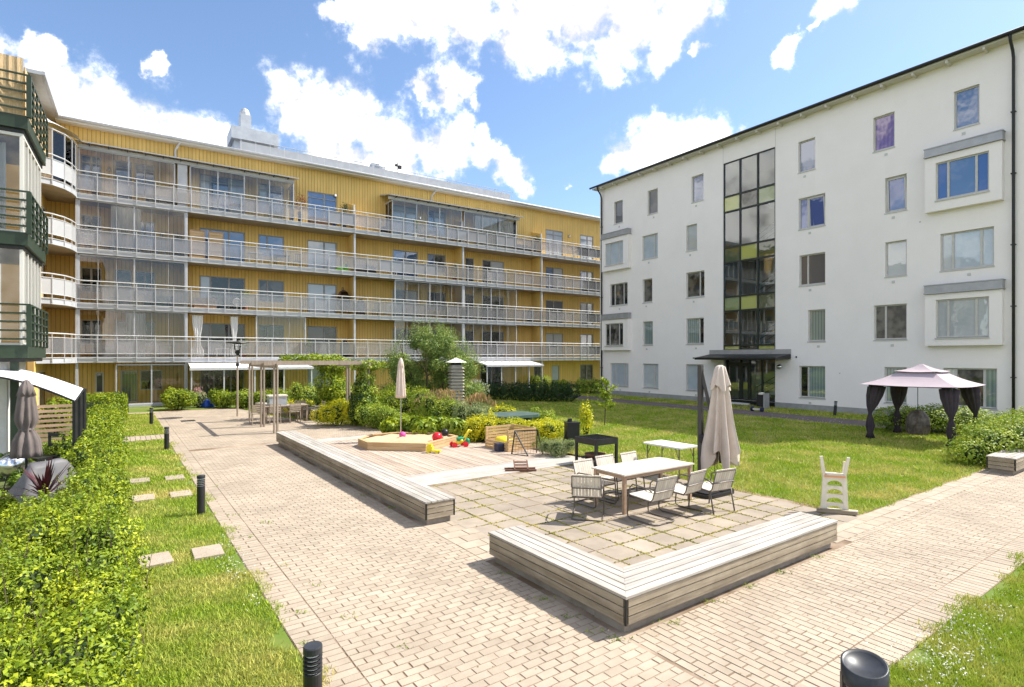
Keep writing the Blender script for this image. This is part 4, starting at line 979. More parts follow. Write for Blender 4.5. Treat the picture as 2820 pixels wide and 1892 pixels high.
for k, z in enumerate((3.15, 6.10)):
    z1 = z+2.60
    q = MB(); q.box(XL, -.10, .10, .18, z, z+.06).box(XL, -.10, .10, .18, z1-.08, z1).box(-.18, -.10, .18, YL, z, z+.06).box(-.18, -.10, .18, YL, z1-.08, z1)
    for x_ in (-.14, -.62, -1.2, -1.8, -2.4): q.box(x_-.035, x_+.035, .098, .182, z+.06, z1-.08)
    for i in range(6): q.box(-.182, -.098, .3+i*.58, .36+i*.58, z+.06, z1-.08)
    g_ = obj('balcony_glazing', q, 'cream_frame', gb)
    for a, b in [(-.585,-.175),(-1.165,-.655),(-1.765,-1.235),(-2.365,-1.835)]: bx('pane', g_, ((a+b)/2, .14, (z+z1)/2), (b-a, .01, 2.4), 'glass_clear')
    for i in range(5): bx('pane', g_, (-.14, .62+i*.58, (z+z1)/2), (.01, .50, 2.4), 'glass_clear')
    if k == 0:
        for i in range(44): bx('blind_slat', g_, (-1.35, .26, z1-.14-i*.036), (1.5, .03, .004), 'dark_metal', rot=(R(30),0,0))
    else:
        q = MB(); q.sheet([[(x_, .5+.04*math.sin(x_*26), zz) for x_ in np.linspace(-2.6, -.5, 60)] for zz in (z+.05, z1-.2)]); obj('curtain', q, 'curtain_white', g_)

# ------------------------------------------------------------------ private garden on the left
cpy = thing('patio_awning', 'white curved fabric patio awning on dark posts in the garden', 'awning', (0,0,0))
rows = []
for j in range(9):
    t = j/8; f_ = Vector((-12.7,12.95,2.42)).lerp(Vector((-9.95,12.65,1.84)), t); b_ = Vector((-15.2,15.9,2.56)).lerp(Vector((-10.95,14.2,2.03)), t)
    bul = .16*math.sin(math.pi*min(1, t*.9+.1)); rows.append([f_.lerp(b_, s)+Vector((0,0,bul)) for s in np.linspace(0,1,7)])
q = MB(); q.sheet(rows); obj('fabric', q, 'awning_white', cpy, smooth=True)
q = MB(); q.tube([r[0]-Vector((0,0,.02)) for r in rows], .025, 6).tube([r[-1]-Vector((0,0,.02)) for r in rows], .025, 6).tube([rows[-1][0], rows[-1][-1]], .02, 6); obj('awning_frame', q, 'dark_metal', cpy)
for p in [rows[-1][0]+Vector((-.06,.06,0)), rows[-1][-1], rows[-1][3]]: bx('post', cpy, (p.x, p.y, p.z/2), (.07,.07,p.z), 'dark_metal')
def closed_parasol(name, label, base, ztop, zbot, r, m, polem, tie=None, folds=9, group=None, seedk=0, flap=True):
    t = thing(name, label, 'parasol', base, 0, group)
    q = MB(); q.tube([(0,0,0),(0,0,ztop-.05)], .022, 8); obj('pole', q, polem, t)
    prof = []
    n = 14
    for i in range(n+1):
        s = i/n; z = zbot+(ztop-zbot)*s
        rr = r*(1.0-.55*s)*(1 if s < .92 else (1-(s-.92)/.08*.7))
        if tie and abs(s-tie) < .12: rr *= .55+.45*abs(s-tie)/.12
        prof.append((max(rr, .015), z))
    q = MB(); q.lathe(prof, 48, wob=lambda tt, z: 1+.26*math.sin(folds*tt+seedk)*min(1, (ztop-z)/(ztop-zbot)*2.2)+.08*math.sin(2*tt+seedk+z*2)); obj('canopy', q, m, t, smooth=True)
    if flap:
        q = MB(); q.lathe([(r*.62, ztop-.30), (r*.42, ztop-.12), (r*.20, ztop), (.01, ztop+.02)], 32, wob=lambda tt, z: 1+.2*math.sin(8*tt)); obj('vent_flap', q, m, t, smooth=True)
    if tie: q = MB(); zt = zbot+(ztop-zbot)*tie; q.lathe([(r*.50, zt-.025), (r*.52, zt), (r*.50, zt+.025)], 20); obj('tie_band', q, m, t, smooth=True)
    return t
closed_parasol('garden_parasol', 'closed grey brown garden parasol tied at the waist', Vector((-9.63, 11, 0)), 2.37, .86, .22, 'canvas_grey', 'dark_metal', tie=.36, seedk=1)
fn = thing('slat_fence', 'brown horizontal slat fence between the private gardens', 'fence', Q(-9.4, 18.5), CA)
for i in range(9): bx('slat', fn, (2.2, 0, .10+i*.15), (4.4, .03, .085), 'fence_wood')
for x_ in (.1, 1.5, 2.9, 4.3): bx('post', fn, (x_, .05, .68), (.07,.07,1.36), 'fence_wood')
# spiky cordyline
cl = thing('cordyline', 'purple spiky cordyline plant in a pot behind the hedge', 'plant', Vector((-7.83, 9.3, 0)))
q = MB(); q.lathe([(.12,0),(.17,.42),(.18,.44),(.15,.44)], 14); obj('pot', q, 'tarp_grey', cl)
q = MB()
for i in range(46):
    th = i*2.4; el = R(12+72*((i*7) % 46)/46); L = random.uniform(.50,.78); d = Vector((math.cos(th)*math.cos(el), math.sin(th)*math.cos(el), math.sin(el))); s = Vector((-math.sin(th), math.cos(th), 0))*.022
    o = Vector((0,0,.50)); m1_ = o+d*L*.55; e = o+d*L-Vector((0,0,.10*math.cos(el)))
    q.add([o-s*.6, o+s*.6, m1_+s, m1_-s, e], [(0,1,2,3),(3,2,4)])
obj('leaves', q, 'leaf_purple', cl)
# covered grill
q = MB(); rows = []
for f in np.linspace(0, 1, 15):
    row = []; w_, d_ = .62-.34*f**1.4, .40-.30*f**1.2
    for k in range(49):
        t = 2*math.pi*k/48; c_, s_ = math.cos(t), math.sin(t); e = max(abs(c_), abs(s_))**.75; wr_ = 1+.05*math.sin(11*t+4*f)*(1-f)+.035*math.sin(5*t+2)
        row.append((w_*c_/e*wr_, d_*s_/e*wr_, .84*f+.03*math.sin(3*t+f*5)))
    rows.append(row)
q.sheet(rows); q.f.append(tuple(range(14*49, 14*49+48)))
g_ = thing('covered_grill', 'dark grey tarpaulin cover over a garden grill', 'cover', Vector((-8.85, 10.6, 0)), CA+.5); obj('cover', q, 'tarp_grey', g_, smooth=True)
q = MB(); q.tube([(-.2,-.3,0),(.2,-.3,.0)], .02, 6); obj('foot', q, 'dark_metal', g_)
# white garden lounger
gl = thing('garden_lounger', 'white slatted lounger with cushion beside the slat fence', 'lounger', G(55, 1245), R(20))
for i in range(6): bx('slat', gl, (-.25+.1*i, .1, .55), (.05,.03,.75), 'slat_white', rot=(R(-24),0,0))
for i in range(6): bx('slat', gl, (-.25+.1*i, -.45, .28), (.05,.9,.03), 'slat_white')
q = MB(); q.box(-.32,.32,-.92,.0,.30,.38); obj('cushion', q, 'curtain_white', gl)
for x_ in (-.28,.28):
    for y_ in (-.85, .0): bx('leg', gl, (x_, y_, .13), (.05,.05,.26), 'slat_white')
q = MB(); q.lathe([(.05,0),(.20,.05),(.28,.22),(.26,.40),(.12,.5)], 16); t = thing('kettle_grill', 'shiny silver kettle lid beside the parasol foot', 'grill', G(38, 1345)+Vector((0,0,.0)))
obj('lid', q, 'chrome', t, (0,0,.25), smooth=True); q = MB()
for i in range(3): q.tube([(.18*math.cos(i*2.1),.18*math.sin(i*2.1),0),(.1*math.cos(i*2.1),.1*math.sin(i*2.1),.32)], .012, 5)
obj('leg', q, 'dark_metal', t)
dk_ = tag(flat('garden_deck', qpoly([(-8.5,3.2),(-5.25,3.2),(-5.25,7.4),(-8.5,7.4)]), -.008, 'soil'), kind='structure')
for i in range(24): bx('plank', dk_, Q(-6.9, 3.27+.17*i, .005), (3.2,.16,.025), 'deck_wood', CA, bev=.003)
ar = thing('garden_chair', 'dark brown wooden garden armchair among the hydrangeas', 'chair', G(120, 1300)+Vector((0,0,0)), R(-20))
q = MB(); q.box(-.3,.3,-.3,.3,.34,.40); obj('seat', q, 'dark_metal', ar)
q = MB(); q.box(-.3,.3,.27,.31,.84,.92).box(-.3,-.24,.27,.31,.4,.84).box(.24,.3,.27,.31,.4,.84).box(-.24,.24,.275,.305,.58,.66); obj('backrest', q, 'dark_metal', ar)
for x_ in (-.27,.27):
    for y_ in (-.27,.27): bx('leg', ar, (x_, y_, .17), (.05,.05,.34), 'dark_metal')

# ------------------------------------------------------------------ wooden benches
def bench_top(par, poly, z, along, m='silver_wood'):
    if along == 'y':
        q = MB(); q.prism([(y, -x) for x, y in poly], z-.028, z); return obj('top_board', q, m, par, rz=R(90))
    q = MB(); q.prism(poly, z-.028, z); return obj('top_board', q, m, par)
BH, BWD = .405, .585; bw = BWD/5
lb = thing('corner_bench', 'L shaped silvered wooden bench with mitred corner around the patio', 'bench', C0, CA)
for i in range(5):
    y0, y1 = i*bw, (i+1)*bw-.013
    bench_top(lb, [(y0,y0),(4.56,y0),(4.56,y1),(y1,y1)], BH, 'x'); bench_top(lb, [(y0+.004,y0+.004),(y1,y1+.004),(y1,2.57),(y0+.004,2.57)], BH, 'y')
sh = .0905
for i in range(3):
    z = .102+sh*i+sh/2-.002
    bx('side_board', lb, (2.30, .022, z), (4.50, .024, sh-.012), 'side_wood'); bx('side_board', lb, (.022, 1.30, z), (2.50, .024, sh-.012), 'side_wood', R(90))
    bx('side_board', lb, (4.54, .29, z), (.50, .024, sh-.012), 'side_wood', R(90)); bx('side_board', lb, (.29, 2.55, z), (.50, .024, sh-.012), 'side_wood')
    bx('side_board', lb, (2.55, .565, z), (3.95, .024, sh-.012), 'side_wood'); bx('side_board', lb, (.565, 1.58, z), (1.92, .024, sh-.012), 'side_wood', R(90))
q = MB(); q.box(.06,4.50,.08,.52,-.02,.10).box(.08,.52,.52,2.50,-.02,.10); obj('plinth', q, 'concrete', lb)
for x_, y_ in [(.022,.022),(4.535,.03),(4.535,.55),(.03,2.545),(.55,2.545)]: bx('corner_post_or_gap', lb, (x_, y_, .235), (.022,.022,.27), 'dark_metal')  # thin dark strips stand in for the shaded gaps at the bench corners
def long_bench(name, label, loc, rz, L, W, n=5, h=BH):
    t = thing(name, label, 'bench', loc, rz); w_ = W/n
    for i in range(n): bx('top_board', t, (L/2, (i+.5)*w_-.003, h-.014), (L, w_-.013, .028), 'silver_wood')
    s_ = (h-.13)/3
    for i in range(3):
        z = .10+s_*(i+.5)
        bx('side_board', t, (L/2, .022, z), (L-.06, .024, s_-.012), 'side_wood'); bx('side_board', t, (L/2, W-.025, z), (L-.06, .024, s_-.012), 'side_wood')
        bx('side_board', t, (.022, W/2, z), (W-.09, .024, s_-.012), 'side_wood', R(90)); bx('side_board', t, (L-.022, W/2, z), (W-.09, .024, s_-.012), 'side_wood', R(90))
    q = MB(); q.box(.07, L-.07, .07, W-.07, -.02, .10); obj('plinth', q, 'concrete', t)
    for x_ in (.022, L-.022):
        for y_ in (.022, W-.025): bx('corner_post_or_gap', t, (x_, y_, .235), (.022,.022,.27), 'dark_metal')  # dark strips painting the shaded gap at each corner
    return t
long_bench('long_bench', 'very long silvered wooden bench along the brick path by the deck', Q(.59, 4.5), CA+R(90), 10.7, .59)
long_bench('planter_bench', 'short wooden bench end poking out beneath the round bush', Q(13.3, -.12), CA, 6, .58)
fb = (Q(3.2,21.6)-Q(1.55,26.8)); long_bench('planter_bench', 'low wooden bench wall behind the pergola table', Q(1.55, 26.8), math.atan2(fb.y, fb.x), 5.4, .5, 4, .48)

# ------------------------------------------------------------------ dining set on the patio
tb = thing('dining_table', 'slatted grey white wooden dining table on the slab patio', 'table', Vector((2.58, 10.86, 0)), R(34.6))
for i in range(14): bx('slat', tb, (-.98+.07+.14*i, 0, .712), (.122, .72, .022), 'slat_white')
bx('edge_board', tb, (0, -.40, .712), (1.97, .07, .026), 'slat_white'); bx('edge_board', tb, (0, .40, .712), (1.97, .07, .026), 'slat_white')
q = MB(); q.box(-.93,.93,-.39,-.365,.63,.70).box(-.93,.93,.365,.39,.63,.70).box(-.93,-.905,-.365,.365,.63,.70).box(.905,.93,-.365,.365,.63,.70); obj('apron', q, 'fence_wood', tb)
for x_ in (-.92,.92):
    for y_ in (-.37,.37): bx('leg', tb, (x_, y_, .35), (.06,.06,.70), 'fence_wood')
def chair_proto(kind):
    t = thing('garden_chair', '-', 'chair', (0,0,0), 0, 'slatted armchairs round the dining table')
    for sx in (-1, 1):
        q = MB(); x_ = .27*sx
        if kind == 'cantilever':
            q.tube([(.0,-.34,.014),(x_*.7,-.34,.014),(x_*.95,-.31,.014),(x_,-.24,.014),(x_,.20,.014),(x_,.27,.04),(x_,.28,.10),(x_,.25,.40),(x_,.22,.56),(x_,.16,.62),(x_,-.20,.60),(x_*.98,-.26,.56)], .013, 7)
        else:
            q.tube([(x_,.27,0),(x_,.24,.40),(x_,.20,.60),(x_,.12,.635),(x_,-.20,.60),(x_,-.30,.55)], .014, 7).tube([(x_,-.24,.42),(x_,-.33,0)], .014, 7)
        q.tube([(x_*.93,.24,.405),(x_*.93,-.22,.385),(x_*.93,-.27,.44),(x_*.93,-.37,.775)], .012, 7)
        obj('side_frame', q, 'tube_dark', t, smooth=True)
    for pts_ in ([(-.25,.24,.40),(.25,.24,.40)], [(-.25,-.22,.38),(.25,-.22,.38)], [(-.25,-.33,.56),(0,-.36,.57),(.25,-.33,.56)], [(-.25,-.37,.77),(.25,-.37,.77)]):
        q = MB(); q.tube(pts_, .012, 6); obj('cross_bar', q, 'tube_dark', t)
    for i in range(9):
        x_ = -.228+.057*i; bx('seat_slat', t, (x_, .015, .415), (.051,.50,.014), 'slat_white', rot=(R(3),0,0)); bx('back_slat', t, (x_, -.318, .605), (.051,.014,.42), 'slat_white', rot=(R(17),0,0))
    return t
ck, cs = chair_proto('cantilever'), chair_proto('straight')
fa_, fm_a, fb_ = math.atan2(AY.y, AY.x)-R(90), math.atan2(-AY.y, -AY.x)-R(90), CA-R(90)
spots = [(1.36,9.95,R(-12),'armchair at the table end nearest the long bench'),(2.42,9.72,fa_,'nearest armchair on the camera side of the dining table'),(3.10,10.22,fa_+.08,'armchair between the nearest one and the parasol base'),
 (1.62,10.72,fm_a,'far side armchair in front of the grill'),(2.13,11.22,fm_a,'middle armchair on the far side of the dining table'),(2.72,11.60,fm_a+.06,'far side armchair in front of the folding table')]
first = True
for x_, y_, rz_, lab in spots:
    l_ = 'white slatted '+lab
    if first: ck.location = (x_, y_, 0); ck.rotation_euler = (0,0,rz_); ck['label'] = l_; first = False
    else: dup(ck, (x_, y_, 0), rz_, l_)
cs.location = (3.72, 10.42, 0); cs.rotation_euler = (0,0,math.atan2(.88,-.47)-R(90)); cs['label'] = 'white slatted straight legged armchair beside the black parasol base'

# cantilever parasol
mat('mast_grey', (.06, .056, .054), .5)
pp = thing('cantilever_parasol', 'closed beige cantilever parasol on a dark mast with black base', 'parasol', Vector((4.02, 11.70, 0)), CA)
q = MB(); pl = [(.5*math.cos(t)*abs(math.cos(t))**-.68 if abs(math.cos(t)) > 1e-3 else 0, .5*math.sin(t)*abs(math.sin(t))**-.68 if abs(math.sin(t)) > 1e-3 else 0) for t in np.linspace(0, 2*math.pi, 33)[:-1]]
q.prism(pl, .0, .07); obj('base', q, 'black_plastic', pp)
for i in range(4):
    q = MB(); q.prism([(x_*.42+.23*(1 if i % 2 else -1), y_*.42+.23*(1 if i > 1 else -1)) for x_, y_ in pl], .071, .10); obj('base_weight', q, 'black_plastic', pp)
mx_, my_ = .64, .46
mpos = Vector((4.22, 12.42, 0)); lp = Matrix.Rotation(-CA, 3, 'Z') @ (mpos-Vector((4.02,11.70,0)))
bx('mast', pp, (lp.x, lp.y, 1.34), (.085,.10,2.64), 'mast_grey'); q = MB(); q.bar((0,0,.06),(lp.x,lp.y,.06),.10,.06); obj('base_arm', q, 'dark_metal', pp)
cpos = Vector((4.60, 12.25, 0)); lc = Matrix.Rotation(-CA, 3, 'Z') @ (cpos-Vector((4.02,11.70,0)))
q = MB(); q.bar((lp.x,lp.y,2.62),(lp.x+(lc.x-lp.x)*.55,lp.y+(lc.y-lp.y)*.55,1.55),.05,.07); obj('arm', q, 'mast_grey', pp)
q = MB(); q.lathe([(.07,-.09),(.09,-.05),(.09,.05),(.07,.09)], 12, (lp.x,lp.y-.06,1.02)); obj('crank', q, 'black_plastic', pp)
def foldwob(tt, z):
    s = (2.66-z)/2.17
    return .80+min(.34, .10+.30*s)*(1-2*abs(math.sin(4.5*tt+.6+.5*math.sin(tt))))*1.15+.10*math.sin(3*tt+1)*s
prof = [(.11,2.60),(.15,2.45),(.195,2.15),(.235,1.8),(.275,1.45),(.32,1.15),(.36,.90),(.38,.72),(.37,.60)]
q = MB(); o_ = 0
n_ = 84
for r_, z_ in reversed(prof):
    for k in range(n_):
        t = 2*math.pi*k/n_; rr = r_*foldwob(t, z_); zz = z_
        if z_ <= .60: zz = z_+.20*math.sin(4*t+.5)+.06*math.sin(9*t)
        elif z_ <= .72: zz = z_+.12*math.sin(4*t+.5)
        q.v.append((rr*math.cos(t), rr*math.sin(t), zz))
for i in range(len(prof)-1):
    for k in range(n_): a, b = i*n_+k, i*n_+(k+1) % n_; q.f.append((a, b, b+n_, a+n_))
obj('canopy', q, 'canvas_beige', pp, (lc.x, lc.y, 0), smooth=True)
q = MB(); rv = [(.04,2.66),(.10,2.62),(.155,2.40),(.205,2.16)]
for r_, z_ in reversed(rv):
    for k in range(64):
        t = 2*math.pi*k/64; rr = r_*(1+.16*math.sin(8*t)); q.v.append((rr*math.cos(t), rr*math.sin(t), z_+(.07*math.sin(4*t+1) if z_ < 2.2 else 0)))
for i in range(3):
    for k in range(64): a, b = i*64+k, i*64+(k+1) % 64; q.f.append((a, b, b+64, a+64))
q.f.append(tuple(range(192,256))); obj('vent_flap', q, 'canvas_beige', pp, (lc.x, lc.y, 0), smooth=True)
q = MB()
for i in range(4): q.tube([(.12*math.cos(i*1.6),.12*math.sin(i*1.6),.75),(.14*math.cos(i*1.6),.14*math.sin(i*1.6),.30)], .006, 4)
q.tube([(0,0,.5),(0,0,2.6)], .03, 8); obj('ribs', q, 'dark_metal', pp, (lc.x, lc.y, 0))

# folding table, grill, bin
ft = thing('folding_table', 'white folding table with thin dark legs at the lawn edge', 'table', Vector((3.83, 13.43, 0)), CA)
q = MB(); q.prism([(-.34,-.54),(-.32,-.56),(.32,-.56),(.34,-.54),(.34,.54),(.32,.56),(-.32,.56),(-.34,.54)], .705, .74); obj('top', q, 'white_paint', ft)
for x_ in (-.27,.27):
    for y_ in (-.47,.47):
        q = MB(); q.tube([(x_,y_,0),(x_,y_,.70)], .014, 6).tube([(x_,y_,.45),(x_,y_*.75,.70)], .008, 5); obj('leg', q, 'tube_dark', ft)
for y_ in (-.47,.47): q = MB(); q.tube([(-.27,y_,.10),(.27,y_,.10)], .01, 5); obj('cross_bar', q, 'tube_dark', ft)
gi_ = thing('charcoal_grill', 'square black steel charcoal grill with open top', 'grill', Vector((2.24, 14.74, 0)), CA)
q = MB(); s_ = .40; q.box(-s_,s_,-s_,-s_+.02,.56,.72).box(-s_,s_,s_-.02,s_,.56,.72).box(-s_,-s_+.02,-s_+.02,s_-.02,.56,.72).box(s_-.02,s_,-s_+.02,s_-.02,.56,.72).box(-s_+.02,s_-.02,-s_+.02,s_-.02,.58,.60); obj('fire_box', q, 'dark_metal', gi_)
q = MB()
for i in range(19): q.tube([(-.38+.042*i,-.38,.70),(-.38+.042*i,.38,.70)], .006, 4)
obj('grate', q, 'dark_metal', gi_)
for x_ in (-.37,.37):
    for y_ in (-.37,.37): bx('leg', gi_, (x_, y_, .28), (.06,.06,.56), 'dark_metal')
for i in range(5): bx('shelf_slat', gi_, (0,-.3+.15*i,.18), (.74,.08,.02), 'dark_metal')
q = MB(); q.lathe([(.22,0),(.27,.06),(.28,.09)], 16, (-.05,0,.195)).lathe([(.15,0),(.2,.05)], 12, (.2,.12,.195)); obj('grill_pan', q, 'rust', gi_)
bn = thing('waste_bin', 'black waste bin hung on a bent post by the lavender', 'bin', G(1548, 1240), R(12))
q = MB(); q.tube([(-.05,0,0),(.10,0,.45),(.20,.0,.92)], .028, 7); obj('post', q, 'bollard_black', bn)
q = MB(); q.box(.12,.50,-.17,.17,.33,.82).box(.10,.52,-.19,.19,.82,.86).box(.20,.30,-.05,.05,.86,.96); obj('bin_body', q, 'bollard_black', bn)

# ------------------------------------------------------------------ deck play things
SBX = [(-4.86,17.6),(-4.39,16.88),(-2.6,16.6),(-1.80,18.2),(-2.32,18.95),(-3.97,19.1),(-4.7,18.6)]
cs_ = (sum(p[0] for p in SBX)/7, sum(p[1] for p in SBX)/7)
sb = thing('sandpit', 'angular wooden sandpit full of sand on the deck', 'sandpit', (cs_[0], cs_[1], 0))
for i in range(7):
    p, p2 = Vector((*SBX[i],0))-Vector((*cs_,0)), Vector((*SBX[(i+1) % 7],0))-Vector((*cs_,0))
    d = p2-p; an = math.atan2(d.y, d.x); mid = (p+p2)/2; L = d.length
    for j in range(2): bx('side_board', sb, (mid.x, mid.y, .072+.118*j), (L, .045, .112), 'new_wood', an)
    q = MB(); k1, k2 = p*.945, p2*.945; q.add([(p.x*1.02,p.y*1.02,.252),(p2.x*1.02,p2.y*1.02,.252),(k2.x,k2.y,.252),(k1.x,k1.y,.252),(p.x*1.02,p.y*1.02,.226),(p2.x*1.02,p2.y*1.02,.226),(k2.x,k2.y,.226),(k1.x,k1.y,.226)],[(0,1,2,3),(0,4,5,1),(2,6,7,3)]); obj('rim_board', q, 'new_wood', sb)
q = MB(); rg = []
for s in np.linspace(0, .96, 9):
    rg.append([(s*(x_-cs_[0]), s*(y_-cs_[1]), .185+.05*math.sin(3.1*x_*s+2)*math.cos(2.7*y_*s)*(1-s*.7)+.03*math.sin(9*x_*s)) for x_, y_ in [tuple(np.array(SBX[i])*(1-f)+np.array(SBX[(i+1) % 7])*f) for i in range(7) for f in (0,.25,.5,.75)]+[SBX[0]]])
q.sheet(rg); obj('sand', q, 'sand', sb, smooth=True)
closed_parasol('sandpit_parasol', 'slim closed cream parasol standing in the sandpit', Vector((-3.745, 18.7, .1)), 2.69, 1.36, .155, 'canvas_beige', 'chrome', folds=7, seedk=2)
def ball(name, label, p, r, m, cat='ball'):
    q = MB(); q.lathe([(r*math.cos(t), r*math.sin(t)) for t in np.linspace(-1.5,1.5,13)], 20); return tag(obj(name, q, m, None, p, smooth=True), label, cat)
ball('ball', 'shiny red ball in the sandpit corner', Vector((-2.37,17.55,.30)), .16, 'red_plastic')
ball('ball', 'black ball behind the red one in the sandpit', Vector((-2.18,18.05,.38)), .12, 'black_plastic')
ball('ball', 'purple and white ball at the cream parasol foot', Vector((-3.62,18.35,.26)), .11, 'pink')
ty = thing('toy_pushcart', 'yellow plastic toy pushcart with red wheels on the deck', 'toy', G(1268, 1232)+Vector((0,.1,0)), R(25))
q = MB(); q.tube([(-.25,0,.12),(-.05,0,.14),(.10,0,.22),(.22,0,.42),(.30,0,.52)], [.06,.07,.06,.05,.05], 8).tube([(.30,-.12,.50),(.30,.12,.50)], .035, 7).tube([(.0,-.12,.2),(.0,.12,.2)], .05, 7); obj('frame', q, 'yellow_plastic', ty, smooth=True)
q = MB(); q.lathe([(.05,0),(.13,.02),(.15,.12),(.10,.14)], 12, (.02,.05,.16)); obj('tray', q, 'green_plastic', ty)
for x_, y_ in [(-.24,-.12),(-.24,.12),(.12,-.14),(.12,.14)]: q = MB(); q.lathe([(.02,-.03),(.085,-.025),(.085,.025),(.02,.03)], 14); obj('wheel', q, 'red_plastic', ty, (x_, y_, .085), rot=(R(90),0,0))
tr_ = thing('toy_truck', 'small yellow toy truck lying on the deck by the sandpit', 'toy', G(1192, 1248), R(-10))
q = MB(); q.box(-.18,.0,-.07,.07,.06,.20).box(-.15,-.03,-.06,.06,.20,.27).box(.0,.24,-.08,.08,.06,.10); obj('body', q, 'yellow_plastic', tr_)
for x_ in (-.12,.14):
    for y_ in (-.08,.08): q = MB(); q.lathe([(.01,-.02),(.05,-.02),(.05,.02),(.01,.02)], 10); obj('wheel', q, 'yellow_plastic', tr_, (x_, y_, .05), rot=(R(90),0,0))
q = MB(); q.lathe([(.05,0),(.075,.01),(.08,.15),(.05,.20),(.03,.21)], 12); tag(obj('bucket', q, 'green_plastic', None, G(1287,1224)), 'small green bucket beside the toy pushcart', 'bucket')
cr_ = thing('toy_crate', 'slatted pine toy crate with one low open side', 'crate', Vector((-.05, 17.30, 0)), R(38))
for i in range(7):
    z = .05+.094*i
    bx('slat', cr_, (.55, 0, z), (.02, 1.15, .072), 'new_wood'); bx('slat', cr_, (0, .58, z), (1.08, .02, .072), 'new_wood'); bx('slat', cr_, (0, -.58, z), (1.08, .02, .072), 'new_wood')
    if i < 3: bx('slat', cr_, (-.55, 0, z), (.02, 1.15, .072), 'new_wood')
for x_ in (-.52,.52):
    for y_ in (-.55,.55): bx('corner_post_or_gap', cr_, (x_, y_, .33), (.05,.05,.66), 'new_wood')
q = MB(); q.box(-.5,.5,-.55,.55,.02,.05); obj('floor', q, 'new_wood', cr_)
q = MB(); q.lathe([(.30,0),(.34,.12),(.25,.24),(.05,.28)], 14, wob=lambda t, z: 1+.12*math.sin(3*t)); tag(obj('toy_pile', q, 'yellow_plastic', None, Vector((-.22,17.15,.12)), smooth=True), 'yellow plastic toy inside the pine crate', 'toy')
go = thing('toy_goal', 'small folding toy football goal with black frame', 'goal', G(1449, 1252), R(-2))
q = MB(); q.tube([(-.42,.0,.012),(-.33,.05,.68),(.33,.3,.68),(.48,.1,.012)], .024, 7).tube([(-.33,.05,.68),(.06,-.32,.012)], .022, 7).tube([(-.42,0,.012),(.06,-.32,.012)], .016, 7).tube([(.33,.3,.68),(.30,.25,.012)], .016, 7); obj('frame', q, 'dark_metal', go)
q = MB()
for i in range(10):
    t = i/9; a, b = Vector((-.42,0,.01)).lerp(Vector((-.33,.05,.66)), t), Vector((.06,-.32,.01)).lerp(Vector((-.33,.05,.66)), t); q.tube([a, b], .0035, 3)
    a, b = Vector((-.42,.02,.01)).lerp(Vector((.40,.2,.01)), t), Vector((-.33,.07,.66)).lerp(Vector((.33,.3,.66)), t); q.tube([a, b], .0035, 3)
    a, b = Vector((-.42,.02,.01)).lerp(Vector((-.33,.07,.66)), t), Vector((.48,.1,.01)).lerp(Vector((.33,.3,.66)), t); q.tube([a, b], .0035, 3)
obj('net', q, 'rust', go)
bl_ = thing('toy_box', 'dark navy cube shaped toy box before the crate', 'box', G(1376, 1243), R(30))
q = MB(); q.box(-.12,.12,-.12,.12,0,.24); obj('box_body', q, 'navy', bl_); bx('label_panel', bl_, (0,-.124,.12), (.16,.006,.1), 'black_plastic')
wr = thing('wooden_rack', 'low rusty brown folded wooden rack lying on the slabs', 'rack', G(1433, 1296), R(4))
for y_ in (-.10,.14): bx('runner', wr, (0, y_, .025), (.78,.05,.05), 'rust')
for i in range(3): bx('slat', wr, (.02, -.06+.10*i, .09+.05*i), (.36,.06,.02), 'rust', rot=(R(25),0,0))
for x_ in (-.15,.18): q = MB(); q.bar((x_,-.12,.05),(x_,.2,.22),.03); obj('strut', q, 'rust', wr)
# slide ladder
sl_ = thing('toy_slide', 'white plastic toy slide ladder standing on end', 'toy', Vector((5.90, 10.15, 0)), R(-20))
q = MB(); wp = []
for sx in (-1, 1): q.add([(sx*.19-.035,-.02,.0),(sx*.19+.035,-.02,0),(sx*.16+.03,-.02,.70),(sx*.16-.03,-.02,.70),(sx*.19-.035,.06,.0),(sx*.19+.035,.06,0),(sx*.16+.03,.06,.70),(sx*.16-.03,.06,.70)],[(0,1,2,3),(7,6,5,4),(1,5,6,2),(4,0,3,7),(3,2,6,7)])
for i in range(5):
    z = .02+.155*i; w_ = .17-.006*i
    if i == 4: q.box(-.15,.15,-.02,.06,.63,.72); continue
    top = [(-w_,z+.10),(-w_,z+.15),(w_,z+.15),(w_,z+.10)]
    n_ = 9; arc = [(w_*.82*math.cos(math.pi*k/n_), z+.015+.085*math.sin(math.pi*k/n_)) for k in range(n_+1)]
    for k in range(n_):
        (xa, za), (xb, zb_) = arc[k], arc[k+1]; q.add([(xa,-.015,za),(xb,-.015,zb_),(xb,-.015,z+.155),(xa,-.015,z+.155)],[(0,1,2,3)]); q.add([(xa,.045,za),(xb,.045,zb_),(xb,.045,z+.155),(xa,.045,z+.155)],[(3,2,1,0)]); q.add([(xa,-.015,za),(xb,-.015,zb_),(xb,.045,zb_),(xa,.045,za)],[(3,2,1,0)])
    q.box(-w_,-w_*.82,-.015,.045,z,z+.155).box(w_*.82,w_,-.015,.045,z,z+.155)
obj('ladder', q, 'white_plastic', sl_)
for sx in (-1, 1):
    q = MB(); q.bar((sx*.16,.0,.66),(sx*.22,-.02,1.02),.035,.05).bar((sx*.15,.12,.55),(sx*.19,.12,.92),.035,.05); obj('handrail', q, 'white_plastic', sl_)
bx('step', sl_, (0,.03,.66), (.34,.14,.03), 'orange_plastic'); bx('foot_beam', sl_, (.02,-.08,.04), (.64,.09,.06), 'side_wood'); bx('foot_beam', sl_, (.10,.02,.03), (.55,.07,.06), 'white_plastic')
